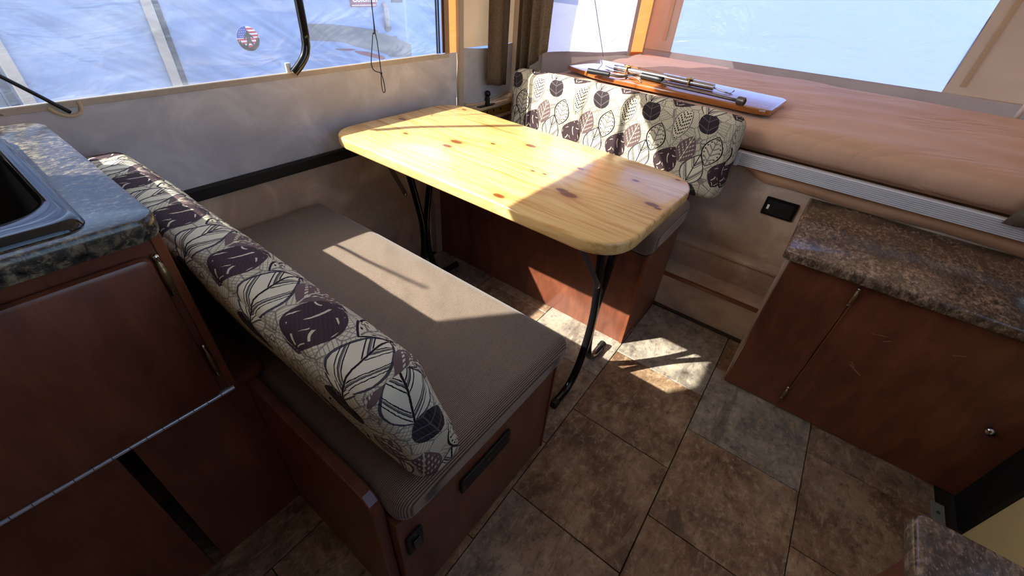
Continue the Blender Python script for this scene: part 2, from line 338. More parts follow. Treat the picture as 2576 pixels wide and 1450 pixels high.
WHITE = simple('white_ceiling', lin(236, 232, 224), 0.7, 0.3); CREAM = simple('cream_door_skin', lin(226, 200, 138), 0.5, 0.4, var=0.04, scale=6)
RVSHADE = simple('shaded_fibreglass', lin(142, 168, 214), 0.4, 0.4, var=0.03, scale=2); GRAVEL = simple('pale_gravel', lin(196, 188, 176), 0.9, 0.2, var=0.3, scale=14)  # white trailer walls: their blue outdoor shade is put into this colour
WOODTRIM = simple('red_brown_wood_trim', lin(122, 66, 38), 0.4, 0.4, var=0.12, scale=20); CHERRYD = CHERRY

# ------------------------------------------------------------------ mesh helpers (all in room coordinates)
class G:
    def __init__(s): s.bm = bmesh.new(); s.uv = None
    def box(s, x0, x1, y0, y1, z0, z1, bev=0.0, seg=2):
        t = bmesh.new(); vs = bmesh.ops.create_cube(t, size=1)['verts']
        for v in vs: v.co = Vector(((x0 + x1) / 2 + v.co.x * (x1 - x0), (y0 + y1) / 2 + v.co.y * (y1 - y0), (z0 + z1) / 2 + v.co.z * (z1 - z0)))
        if bev: bmesh.ops.bevel(t, geom=t.edges[:], offset=bev, segments=seg, profile=0.5, affect='EDGES')
        return s.join(t)
    def join(s, t):
        mp = {}
        for v in t.verts: mp[v] = s.bm.verts.new(v.co)
        for f in t.faces:
            try: s.bm.faces.new([mp[v] for v in f.verts])
            except ValueError: pass
        t.free(); return s
    def prism(s, pts, axis, a, b, bev=0.0, seg=3):
        """outline pts in the plane normal to axis, extruded from a to b"""
        def P(p, h):
            return Vector({'x': (h, p[0], p[1]), 'y': (p[0], h, p[1]), 'z': (p[0], p[1], h)}[axis])
        t = bmesh.new(); lo = [t.verts.new(P(p, a)) for p in pts]; hi = [t.verts.new(P(p, b)) for p in pts]; n = len(pts)
        t.faces.new(lo); t.faces.new(hi[::-1])
        for i in range(n): t.faces.new((lo[(i + 1) % n], lo[i], hi[i], hi[(i + 1) % n]))
        bmesh.ops.recalc_face_normals(t, faces=t.faces[:])
        if bev:
            es = [e for e in t.edges if len({round({'x': v.co.x, 'y': v.co.y, 'z': v.co.z}[axis], 6) for v in e.verts}) == 1]
            bmesh.ops.bevel(t, geom=es, offset=bev, segments=seg, profile=0.5, affect='EDGES')
        return s.join(t)
    def tube(s, pts, r, n=10, smooth=6, closed=False):
        pts = [Vector(p) for p in pts]
        if smooth > 1 and len(pts) > 2:
            q = []; N = len(pts)
            for i in range(N if closed else N - 1):
                p0 = pts[i - 1] if (i > 0 or closed) else pts[0] * 2 - pts[1]
                p1 = pts[i]; p2 = pts[(i + 1) % N]; p3 = pts[(i + 2) % N] if (i + 2 < N or closed) else pts[-1] * 2 - pts[-2]
                for k in range(smooth):
                    u = k / smooth
                    q.append(0.5 * ((2 * p1) + (p2 - p0) * u + (2 * p0 - 5 * p1 + 4 * p2 - p3) * u * u + (3 * p1 - p0 - 3 * p2 + p3) * u ** 3))
            if not closed: q.append(pts[-1])
            pts = q
        N = len(pts); rs = r if isinstance(r, (list, tuple)) else [r] * N
        if len(rs) != N: rs = [rs[min(len(rs) - 1, int(i * len(rs) / N))] for i in range(N)]
        rings = []; nrm = None
        for i, p in enumerate(pts):
            a = pts[i - 1] if (i > 0 or closed) else p; c = pts[(i + 1) % N] if (i < N - 1 or closed) else p
            t = (c - a).normalized()
            if nrm is None: nrm = t.orthogonal().normalized()
            nrm = (nrm - t * nrm.dot(t)).normalized(); bn = t.cross(nrm)
            rings.append([s.bm.verts.new(p + (nrm * math.cos(2 * math.pi * k / n) + bn * math.sin(2 * math.pi * k / n)) * rs[i]) for k in range(n)])
        for i in range(N if closed else N - 1):
            A, B = rings[i], rings[(i + 1) % N]
            for k in range(n): s.bm.faces.new((A[k], A[(k + 1) % n], B[(k + 1) % n], B[k]))
        if not closed: s.bm.faces.new(rings[0][::-1]); s.bm.faces.new(rings[-1])
        return s
    def lathe(s, prof, base, axis=(0, 0, 1), n=20):
        """prof = (radius, height) pairs from the base along axis"""
        ax = Vector(axis).normalized(); o = ax.orthogonal().normalized(); q = ax.cross(o); base = Vector(base); rings = []
        for r, h in prof:
            c = base + ax * h
            rings.append([s.bm.verts.new(c + (o * math.cos(2 * math.pi * k / n) + q * math.sin(2 * math.pi * k / n)) * max(r, 1e-5)) for k in range(n)])
        for A, B in zip(rings, rings[1:]):
            for k in range(n): s.bm.faces.new((A[k], A[(k + 1) % n], B[(k + 1) % n], B[k]))
        s.bm.faces.new(rings[0][::-1]); s.bm.faces.new(rings[-1]); return s
    def sheet(s, fn, nu, nv):
        """an open surface fn(u, v) for u, v in 0..1"""
        g = [[s.bm.verts.new(fn(i / nu, j / nv)) for j in range(nv + 1)] for i in range(nu + 1)]
        for i in range(nu):
            for j in range(nv): s.bm.faces.new((g[i][j], g[i + 1][j], g[i + 1][j + 1], g[i][j + 1]))
        return s
    def quad_plate(s, c, ex, ey, t):
        """a thin plate: centre, two half-edge vectors, thickness vector"""
        c, ex, ey, t = Vector(c), Vector(ex), Vector(ey), Vector(t)
        lo = [s.bm.verts.new(c + a * ex + b * ey) for a, b in ((-1, -1), (1, -1), (1, 1), (-1, 1))]; hi = [s.bm.verts.new(v.co + t) for v in lo]
        s.bm.faces.new(lo[::-1]); s.bm.faces.new(hi)
        for i in range(4): s.bm.faces.new((lo[i], lo[(i + 1) % 4], hi[(i + 1) % 4], hi[i]))
        return s
    def cushion(s, half, r, puff, xf, uvf=None, n=(10, 30, 10), wr=0.0):
        """rounded, slightly puffed slab; xf maps local points to the room, uvf(face axis, local point) -> uv"""
        def ticks(h, k):
            edge = [h - r + r * math.sin(a) for a in (0.0, 0.35, 0.75, 1.15, math.pi / 2)]
            inner = [-(h - r) + 2 * (h - r) * i / k for i in range(1, k)]
            return [-e for e in edge[::-1]] + inner + edge
        T = [ticks(half[i], n[i]) for i in range(3)]; cache = {}; uv = s.bm.loops.layers.uv.new('UVMap'); rng = random.Random(7)
        def place(p):
            key = tuple(round(c, 6) for c in p)
            if key in cache: return cache[key]
            q = Vector([max(-(half[i] - r), min(half[i] - r, p[i])) for i in range(3)]); d = Vector(p) - q
            o = q + (d.normalized() * r if d.length > 1e-9 else d)
            for i in range(3):
                j, k = (i + 1) % 3, (i + 2) % 3
                if abs(p[i]) > half[i] - 1e-6:
                    o[i] += math.copysign(puff * max(0, 1 - (p[j] / half[j]) ** 4) * max(0, 1 - (p[k] / half[k]) ** 4), p[i])
            if wr: o += Vector([wr * math.sin(17 * p[1] + 5 * i + 23 * p[(i + 2) % 3]) for i in range(3)])
            v = s.bm.verts.new(xf(o)); cache[key] = v; return v
        for ax in range(3):
            j, k = (ax + 1) % 3, (ax + 2) % 3
            for sg in (-1, 1):
                for a in range(len(T[j]) - 1):
                    for b_ in range(len(T[k]) - 1):
                        ps = []
                        for (da, db) in ((0, 0), (1, 0), (1, 1), (0, 1)):
                            p = [0, 0, 0]; p[ax] = sg * half[ax]; p[j] = T[j][a + da]; p[k] = T[k][b_ + db]; ps.append(tuple(p))
                        if sg < 0: ps = ps[::-1]
                        try: f = s.bm.faces.new([place(p) for p in ps])
                        except ValueError: continue
                        if uvf:
                            for lp, p in zip(f.loops, ps): lp[uv].uv = uvf(ax, sg, p)
        return s

ORG = {}
def obj(name, g, mat, parent=None, label=None, smooth=None, origin=None):
    bm = g.bm; bmesh.ops.recalc_face_normals(bm, faces=bm.faces[:]) if not getattr(g, 'keep', False) else None
    if parent is not None: o0 = ORG[parent.name]
    elif origin is not None: o0 = Vector(origin)
    else:
        xs = [v.co for v in bm.verts]; o0 = Vector(((min(v.x for v in xs) + max(v.x for v in xs)) / 2, (min(v.y for v in xs) + max(v.y for v in xs)) / 2, min(v.z for v in xs)))
    for v in bm.verts: v.co -= o0
    me = bpy.data.meshes.new(name); bm.to_mesh(me); bm.free(); me.materials.append(mat)
    if smooth is not None:
        for p in me.polygons: p.use_smooth = True
        if smooth < 180: me.set_sharp_from_angle(angle=math.radians(smooth))
    o = bpy.data.objects.new(name, me); COL.objects.link(o); ORG[o.name] = o0
    if parent is not None: o.parent = parent
    else: o.location = o0
    if label: o['label'] = label
    return o
def thing(name, loc, label, cat, group=None, kind=None):
    e = bpy.data.objects.new(name, None); COL.objects.link(e); e.location = loc; e.empty_display_size = 0.05; ORG[e.name] = Vector(loc)
    tag(e, label, cat, group, kind); return e
def tag(o, label=None, cat=None, group=None, kind=None):
    if label: o['label'] = label
    if cat: o['category'] = cat
    if group: o['group'] = group
    if kind: o['kind'] = kind
    return o
def struct(name, loc=(0, 0, 0), label=None):
    e = bpy.data.objects.new(name, None); COL.objects.link(e); e.location = loc; ORG[e.name] = Vector(loc); e['kind'] = 'structure'
    if label: e['label'] = label
    return e
def rrect(x0, x1, y0, y1, r, n=8, which=(1, 1, 1, 1)):
    pts = []
    for (cx, cy, a0, on) in ((x1 - r, y1 - r, 0, which[0]), (x0 + r, y1 - r, 90, which[1]), (x0 + r, y0 + r, 180, which[2]), (x1 - r, y0 + r, 270, which[3])):
        if on:
            for k in range(n + 1):
                a = math.radians(a0 + 90 * k / n); pts.append((cx + r * math.cos(a), cy + r * math.sin(a)))
        else:
            pts.append((cx + (r if a0 in (0, 270) else -r), cy + (r if a0 in (0, 90) else -r)))
    return pts

YW, YR, XB, XF, ZC = 1.41, -0.775, 1.85, -1.95, 2.0        # side wall, door wall, bunk wall, far end behind the camera, roof

# ------------------------------------------------------------------ ground and the trailers outside
gr = obj('ground', G().box(-25, 30, -25, 30, -0.75, -0.7), GRAVEL, origin=(0, 0, -0.7)); tag(gr, 'pale gravel ground outside the windows', 'ground', kind='structure')

# ------------------------------------------------------------------ floor with its tiles
fl = struct('floor', (0, 0, 0), 'slate-look vinyl floor in staggered square tiles')
obj('subfloor', G().box(XF - 0.03, XB, YR - 0.04, YW + 0.03, -0.03, -0.006), GROUT, fl)
TX, TY = 0.362, 0.350
# (greyness, depth of the brown) of the tiles in the open floor
TONE = {(0, 2): (0.95, 0.0), (0, 1): (0.08, 0.45), (0, 0): (0.12, 0.35), (0, -1): (0.55, 0.25), (-1, 1): (0.85, 0.05), (-1, 0): (0.3, 0.1), (-1, -1): (0.25, 0.3), (-2, 1): (0.35, 0.6), (-2, 2): (0.35, 0.6), (-2, 0): (0.1, 0.0), (-2, -1): (0.6, 0.4), (1, 0): (0.5, 0.3), (1, 1): (0.75, 0.0)}
skew = math.radians(-1.6)
for j in range(-2, 4):
    y0 = -0.03 + j * TY
    off = 0.545 if j % 2 == 0 else 0.732
    for i in range(-7, 4):
        x0 = off + i * TX; cx, cy = x0 + TX / 2, y0 + TY / 2
        cy += (cx - 0.9) * 0.028 * 0.8
        x_lo, x_hi = x0 + 0.0012, x0 + TX - 0.0012
        if x_hi < XF + 0.02 or x_lo > 1.665: continue
        x_lo = max(x_lo, XF); x_hi = min(x_hi, 1.672); y_lo, y_hi = max(cy - TY / 2 + 0.0012, YR), min(cy + TY / 2 - 0.0012, YW)
        if y_hi - y_lo < 0.03 or x_hi - x_lo < 0.03: continue
        o = obj('tile', G().prism([(x_lo, y_lo), (x_hi, y_lo + (x_hi - x_lo) * 0.022), (x_hi, y_hi + (x_hi - x_lo) * 0.022 if y_hi < YW - .01 else y_hi), (x_lo, y_hi)], 'z', -0.006, 0.0, 0.0012, 1), SLATE, fl)
        o.color = TONE.get((j, i), (random.choice((0.15, 0.3, 0.6, 0.85)), random.random() * 0.6)) + (0, 1)

# ------------------------------------------------------------------ side wall (dinette side): panel, rail, canvas, window
wl = struct('wall_left', (0.6, YW, 0), 'side wall of tan panel below and grey canvas above')
obj('lower_panel', G().box(XF, XB, YW, YW + 0.03, -0.03, 0.61), TANWALL, wl)
obj('corner_leak_backing', G().box(1.49, XB + 0.03, YW, YW + 0.02, 0.61, 0.72), TANWALL, wl)  # backing added to stop sunlight leaking in under the corner canvas
obj('rail', G().box(XF, 1.49, YW - 0.022, YW + 0.005, 0.606, 0.643, 0.003), RAILBLK, wl, 'black rail along the foot of the canvas')
def wave(x, z, a=0.004): return a * math.sin(5.2 * x + 3 * z) + a * 0.6 * math.sin(11 * x - 4 * z)
obj('lower_canvas', G().sheet(lambda u, v: (XF + (1.478 - XF) * u, YW - 0.004 + wave(XF + 3.4 * u, v) * math.sin(math.pi * v), 0.638 + 0.270 * v), 60, 8), GREYCAN, wl, smooth=180)
obj('window_hem', G().box(-0.52, 1.43, YW - 0.0075, YW - 0.003, 0.893, 0.909, 0.0012), simple('grey_tan_hem', lin(176, 166, 154), 0.85, 0.15, var=0.06, scale=90), wl)
obj('welt', G().tube([(-0.52, YW - 0.006, 0.909), (0.4, YW - 0.006, 0.908), (1.36, YW - 0.006, 0.911)], 0.0022, 6, 3), simple('white_piping', lin(240, 238, 232), 0.5), wl)
obj('upper_canvas', G().box(-0.52, 1.52, YW - 0.002, YW + 0.001, 1.84, ZC), CANVAS, wl)
obj('front_canvas', G().sheet(lambda u, v: (XF + (-0.5 - XF) * u, YW - 0.004, 0.9 + (ZC - 0.9) * v), 20, 8), CANVAS, wl)
obj('orange_strip', G().sheet(lambda u, v: (1.432 + 0.048 * u, YW - 0.002, 0.908 + (1.9 - 0.908) * v), 3, 20), ORANGE, wl, 'thin canvas strip coloured with its orange sun glow')
obj('stitched_tape', G().box(1.408, 1.434, YW - 0.006, YW - 0.003, 0.909, 1.9), simple('brown_tape', lin(150, 128, 106), 0.8, 0.2), wl)
for xa, xb, mt in ((1.362, 1.3675, BLACKP), (1.374, 1.380, BLACKP), (1.394, 1.407, simple('dark_brown_zip_tape', lin(70, 46, 34), 0.7, 0.2))):
    obj('zip', G().box(xa, xb, YW - 0.007, YW - 0.002, 0.912, 1.9, 0.001), mt, wl)
obj('corner_seam', G().prism([(1.478, YW - 0.002), (1.482, YW - 0.012), (1.495, YW - 0.008), (1.512, YW - 0.013), (1.52, YW - 0.002)], 'z', 0.64, ZC, 0), simple('grey_tan_seam', lin(176, 164, 150), 0.85, 0.15), wl)
obj('corner_canvas', G().sheet(lambda u, v: (1.515 + 0.365 * u, YW - 0.006 - 0.012 * math.sin(math.pi * u) * (1 - v), 0.695 - 0.012 * math.sin(math.pi * u) + 0.227 * v), 14, 8), GREYCAN, wl, smooth=180)
obj('corner_upper_canvas', G().sheet(lambda u, v: (1.515 + 0.365 * u, YW - 0.004, 0.92 + (ZC - 0.92) * v), 10, 10), CANVAS, wl)
obj('corner_hem', G().tube([(1.518, YW - 0.012, 0.697), (1.53, YW - 0.012, 0.688), (1.62, YW - 0.02, 0.684), (1.72, YW - 0.02, 0.692), (1.84, YW - 0.014, 0.704)], 0.005, 8, 6), HEM, wl)
# loop cut in the hem where the black cable leaves
obj('hem_loop', G().tube([(0.166, YW - 0.006, 0.899), (0.178, YW - 0.006, 0.885), (0.196, YW - 0.006, 0.876), (0.214, YW - 0.006, 0.879), (0.221, YW - 0.006, 0.892), (0.221, YW - 0.006, 0.905)], 0.0045, 8, 5), HEM, wl)
win1 = struct('window_1', (0.4, YW, 0.909), 'long clear vinyl window in the side wall')
obj('pane', G().sheet(lambda u, v: (-0.5 + 1.866 * u, YW - 0.001 + 0.006 * math.sin(9 * u + 5 * v) * math.sin(math.pi * v), 0.909 + 0.931 * v), 40, 20), CLEAR, win1, smooth=180)

# ------------------------------------------------------------------ bunk-end wall with the step, ledge and bunk tent
wb_ = struct('wall_back', (XB, 0.3, 0), 'tan panelled wall under the bunk with a built-in step')
obj('lower_panel', G().box(XB, XB + 0.03, YR, YW, 0.0, 0.68), TANWALL, wb_)
obj('step', G().box(1.676, XB, -0.058, YW, 0.0, 0.180), TANWALL, wb_)
obj('step_nosing', G().box(1.671, 1.684, -0.058, 0.36, 0.166, 0.182, 0.002), WOODTRIM, wb_, 'brown wood nosing')
obj('upper_riser', G().box(1.79, XB, -0.058, YW, 0.180, 0.287), TANWALL, wb_)
obj('ledge_trim', G().box(1.783, XB + 0.01, -0.058, YW, 0.287, 0.3, 0.002), TANWALL, wb_)
bb = obj('baseboard_back', G().box(1.662, 1.676, -0.058, 0.345, 0.0, 0.012, 0.002), simple('dark_base_strip', lin(58, 46, 36), 0.5), origin=(1.67, 0.15, 0)); bb['kind'] = 'structure'
YL, YE, XE = 1.222, -0.72, 3.05
tent = struct('wall_bunk', (XE, 0.3, 0.8), 'tan tent canvas around the bunk bed')
def cw(x, y): return 0.006 * math.sin(7 * y + 2 * x) + 0.004 * math.sin(15 * y)
# end canvas round the big window
obj('end_hem', G().sheet(lambda u, v: (XE - 0.01 * math.sin(math.pi * v), YE + (YL - YE) * u, 0.74 + (0.130 - 0.03 * u + 0.0) * v), 30, 4), BAND, tent, smooth=180)
def zb(y): return 0.870 - 0.03 * (y - YE) / (YL - YE)
obj('end_canvas', G().sheet(lambda u, v: (XE, 1.035 + (YL - 1.035) * u, zb(1.1) - 0.005 + (1.9 - zb(1.1)) * v), 6, 12), CANVAS, tent, smooth=180)
obj('end_canvas', G().sheet(lambda u, v: (XE + cw(XE, v), YE + (-0.335 - YE) * u, zb(-.5) - 0.003 + (1.9 - zb(-.5)) * v), 10, 12), CANVAS, tent, smooth=180)
obj('end_canvas', G().sheet(lambda u, v: (XE, -0.335 + 1.37 * u, 1.62 + 0.28 * v), 6, 3), CANVAS, tent, smooth=180)
for yy in (-0.395, 1.095): obj('seam_tape', G().box(XE - 0.006, XE - 0.002, yy - 0.012, yy + 0.012, 0.90, 1.9, 0.001), HEM, tent)
obj('corner_seam', G().tube([(XE - 0.005, YL - 0.004, 0.80), (XE - 0.005, YL - 0.004, 1.88)], 0.006, 8, 1), HEM, tent)
win3 = struct('window_3', (XE, 0.3, 0.86), 'large milky vinyl window at the head of the bunk')
obj('pane', G().sheet(lambda u, v: (XE + 0.002 + 0.006 * math.sin(8 * u) * math.sin(math.pi * v), -0.34 + 1.38 * u, zb(-0.34 + 1.38 * u) - 0.004 + (1.63 - 0.86) * v), 30, 16), MILKY, win3, smooth=180)
# left side of the bunk
obj('side_hem', G().sheet(lambda u, v: (1.86 + (XE - 1.86) * u, YL - 0.008 * math.sin(6 * u) * math.sin(math.pi * v), 0.74 + (0.165 - 0.085 * u + 0.003 * math.sin(9 * u)) * v), 30, 5), BAND, tent, smooth=180)
obj('side_canvas', G().sheet(lambda u, v: (2.84 + (XE - 2.84) * u, YL - 0.004, 0.81 + 1.08 * v), 6, 14), ORANGE, tent, smooth=180)
obj('side_tape', G().box(2.80, 2.85, YL - 0.006, YL - 0.003, 0.815, 1.85), HEM, tent)
obj('side_canvas', G().sheet(lambda u, v: (1.86 + 0.99 * u, YL, 1.60 + 0.31 * v), 6, 3), CANVAS, tent, smooth=180)
obj('corner_return', G().sheet(lambda u, v: (1.865, YL + (YW - YL) * u, 0.68 + 1.32 * v), 4, 8), CANVAS, tent)
win2 = struct('window_2', (2.35, YL, 0.86), 'wrinkled milky vinyl window at the side of the bunk')
obj('pane', G().sheet(lambda u, v: (1.87 + 0.96 * u, YL + 0.004 + 0.012 * math.sin(11 * u + 4 * v) * math.sin(math.pi * v), 0.895 - 0.08 * u + 0.82 * v), 40, 20), MILKY, win2, smooth=180)
obj('side_canvas', G().sheet(lambda u, v: (1.86 + (XE - 1.86) * u, YE, 0.74 + 1.16 * v), 20, 10), CANVAS, tent, smooth=180)
obj('roof_canvas', G().sheet(lambda u, v: (1.84 + (XE - 1.84) * u, YE - 0.03 + (YL - YE + 0.06) * v, ZC - 0.12 * u), 10, 10), CANVAS, tent)
# ------------------------------------------------------------------ ceiling and the walls behind the camera
ce_ = obj('ceiling', G().box(XF, XB + 0.05, YR - 0.03, YW + 0.03, ZC, ZC + 0.06), WHITE, origin=(0, 0, ZC)); ce_['kind'] = 'structure'
wr_ = struct('wall_right', (0.3, YR, 0), 'door-side wall behind the camera')
obj('lower_panel', G().box(XF, 0.62, YR - 0.03, YR, 0.0, 0.9), TANWALL, wr_)
obj('lower_panel', G().box(1.415, XB, YR - 0.03, YR, 0.0, 0.9), TANWALL, wr_)
obj('upper_canvas', G().box(XF, XB, YR - 0.003, YR, 1.84, ZC), CANVAS, wr_)
obj('front_canvas', G().box(XF, 0.0, YR - 0.003, YR, 0.9, 1.84), BAND, wr_)
obj('rear_canvas', G().box(1.45, XB, YR - 0.003, YR, 0.9, 1.84), CANVAS, wr_)
obj('sill_canvas', G().box(0.0, 1.45, YR - 0.003, YR, 0.9, 0.98), CANVAS, wr_)
win4 = struct('window_4', (0.85, YR, 1.1), 'clear vinyl window in the door-side wall')
obj('pane', G().sheet(lambda u, v: (1.45 * u, YR - 0.002, 0.98 + 0.86 * v), 10, 6), CLEAR, win4)
wf = struct('wall_front', (XF, 0.3, 0), 'front end wall behind the camera')
obj('lower_panel', G().box(XF - 0.03, XF, YR, YW, 0.0, 0.9), TANWALL, wf)
obj('upper_canvas', G().box(XF - 0.003, XF, YR, YW, 1.84, ZC), CANVAS, wf)
obj('light_block_cloth', G().sheet(lambda u, v: (XF - 0.002 + 0.02 * math.sin(60 * u), YR + (YW - YR) * u, 0.9 + 0.94 * v), 80, 6), CURT, wf, smooth=180)  # unseen cloth added across the front end to keep light out
# entry door beside the right cabinet
d1 = struct('door_1', (1.0, YR, 0), 'cream entry door in a black frame')
obj('jamb', G().box(1.272, 1.416, YR - 0.03, YR + 0.012, 0.0, 1.8, 0.003), RAILBLK, d1, 'black door jamb')
obj('door_skin', G().box(0.64, 1.272, YR - 0.035, YR - 0.002, -0.006, 0.9, 0.002), CREAM, d1, 'cream door panel')
obj('jamb', G().box(0.60, 0.64, YR - 0.03, YR + 0.012, 0.0, 1.8, 0.003), RAILBLK, d1, 'black door jamb')
tr = struct('trim_1', (1.3, -0.71, 0), 'grey metal strike plate by the door'); 
obj('plate', G().box(1.262, 1.335, -0.735, -0.702, 0.0, 0.004, 0.001), simple('grey_green_plate', lin(120, 126, 122), 0.5, 0.5), tr); obj('screw', G().lathe([(0.005, 0), (0.005, 0.0015), (0.002, 0.002)], (1.298, -0.718, 0.004)), IRON, tr)

# ------------------------------------------------------------------ benches
def bench(name, x0, x1, y0, y1, h, label, side_open):
    t = thing(name, ((x0 + x1) / 2, (y0 + y1) / 2, 0), label, 'bench', 'dinette benches')
    obj('seat_box', G().box(x0, x1, y0, y1, 0.0, h, 0.0015), CHERRY, t); return t
nb = bench('dinette_bench', 0.174, 0.715, 0.330, YW - 0.003, 0.402, 'cherry wood bench nearer the sink, with black vent and switch', 0)
obj('edge_strip', G().box(0.710, 0.7175, 0.3265, 0.340, 0.0, 0.402, 0.001), WOODTRIM, nb)
vt = obj('vent_plate', G().prism(rrect(0.339, 0.514, 0.2725, 0.3265, 0.006, 4), 'y', 0.3285, 0.322, 0.0015, 1), BLACKP, nb, 'black slotted vent plate')
for k in range(3):
    obj('slot', G().box(0.356 + 0.02 * (k % 2), 0.418 + 0.075 * (k % 2), 0.3212, 0.3225, 0.289 + 0.010 * k, 0.2915 + 0.010 * k), simple('dark_grey_slot', lin(44, 44, 46), 0.4), vt)
for sx_ in (0.345, 0.428, 0.507): obj('screw', G().lathe([(0.0035, 0), (0.0035, 0.001), (0.001, 0.0018)], (sx_, 0.322, 0.300), (0, -1, 0), 10), STRAP, vt)
sw = obj('switch_plate', G().prism(rrect(0.187, 0.226, 0.258, 0.330, 0.004, 4), 'y', 0.3285, 0.3225, 0.001, 1), BLACKP, nb, 'black switch plate')
obj('switch_rocker', G().box(0.198, 0.215, 0.317, 0.323, 0.277, 0.309, 0.002), BLACK, sw)
for zz in (0.265, 0.322): obj('screw', G().lathe([(0.003, 0), (0.003, 0.001), (0.001, 0.0015)], (0.2065, 0.3225, zz), (0, -1, 0), 10), STRAP, sw)
bp = obj('back_panel', G().prism([(0.352, 0.0), (0.768, 0.0), (0.768, 0.487), (0.405, 0.487), (0.380, 0.482), (0.362, 0.468), (0.352, 0.445)], 'x', 0.150, 0.173, 0.003, 2), CHERRY, nb)
for (yy, zz) in ((0.62, 0.40), (0.40, 0.32)): obj('screw', G().lathe([(0.003, 0), (0.003, 0.0008), (0.001, 0.0014)], (0.150, yy, zz), (-1, 0, 0), 10), IRON, bp)
fb = bench('dinette_bench', 1.320, 1.672, 0.340, 1.375, 0.425, 'cherry wood bench beyond the table, by the bunk', 0)
obj('edge_strip', G().box(1.3165, 1.326, 0.3365, 0.347, 0.0, 0.425, 0.001), WOODTRIM, fb)
obj('finger_hole', G().lathe([(0.016, 0), (0.016, 0.0015), (0.012, 0.002)], (1.3200, 0.441, 0.369), (-1, 0, 0), 24), simple('dull_brown_plug', lin(92, 48, 34), 0.5), fb)
obj('sun_block_filler', G().box(1.672, 1.782, 0.37, 1.375, 0.302, 0.505), CHERRY, fb)  # hidden filler added behind the seat to block a stray sunbeam
cs = struct('trim_2', (1.30, 1.39, 0), 'pale corner strip beside the far bench')
obj('strip', G().box(1.285, 1.330, 1.378, YW, 0.0, 0.60), TANWALL, cs)

def seat(name, x0, x1, y0, y1, z0, z1, label, r=0.028):
    c = Vector(((x0 + x1) / 2, (y0 + y1) / 2, (z0 + z1) / 2)); h = ((x1 - x0) / 2, (y1 - y0) / 2, (z1 - z0) / 2)
    g = G(); g.cushion(h, min(r, h[2] * 0.95), 0.006, lambda p: c + p, n=(10, 14, 3))
    o = obj(name, g, CORD, smooth=180); return tag(o, label, 'cushion', 'corduroy seat cushions')
seat('seat_cushion', 0.178, 0.736, 0.312, YW - 0.012, 0.403, 0.484, 'long brown corduroy seat cushion in front of the sink counter')
seat('seat_cushion', 1.306, 1.70, 0.332, 1.372, 0.426, 0.525, 'brown corduroy seat cushion mostly hidden behind the table')

def back_cushion(x_bot, x_top, z0, z1, y0, y1, th, label, uvf):
    """slab standing on its long edge; local x = thickness, y = length, z = height; leaning in x"""
    H = (z1 - z0); lean = (x_top - x_bot); c = Vector(((x_bot + x_top) / 2 + th / 2, (y0 + y1) / 2, (z0 + z1) / 2))
    g = G(); g.cushion((th / 2, (y1 - y0) / 2, H / 2), 0.032, 0.008, lambda p: c + Vector((p.x + lean * p.z / H, p.y, p.z)), uvf=lambda ax, sg, p: uvf(ax, sg, p, c), n=(5, 26, 10), wr=0.0012)
    o = obj('back_cushion', g, LEAF, smooth=180); return tag(o, label, 'cushion', 'leaf print back cushions')
def uv_near(ax, sg, p, c):
    if ax == 2: return (p[1] + c.y - 1.385, 0.645 + p[0])
    if ax == 1: return (p[0] * 1.0 - 0.60, 0.79 + p[2])
    return (p[1] + c.y - 1.385, 0.645 + (0.055 + 0.15 - p[2]) * (-1 if sg < 0 else 1))
def uv_far(ax, sg, p, c):
    y = p[1] + c.y; z = p[2] + c.z
    if ax == 0: return (-y, z)
    if ax == 2: return (-y, z + (p[0] + 0.05))
    return (-(y) + p[0], z)
back_cushion(0.232, 0.145, 0.486, 0.803, 0.303, YW - 0.045, 0.106, 'leaf print back cushion standing on the near seat beside the sink counter', uv_near)
back_cushion(1.703, 1.695, 0.532, 0.846, 0.258, 1.272, 0.078, 'leaf print back cushion leaning against the bunk bed', uv_far)

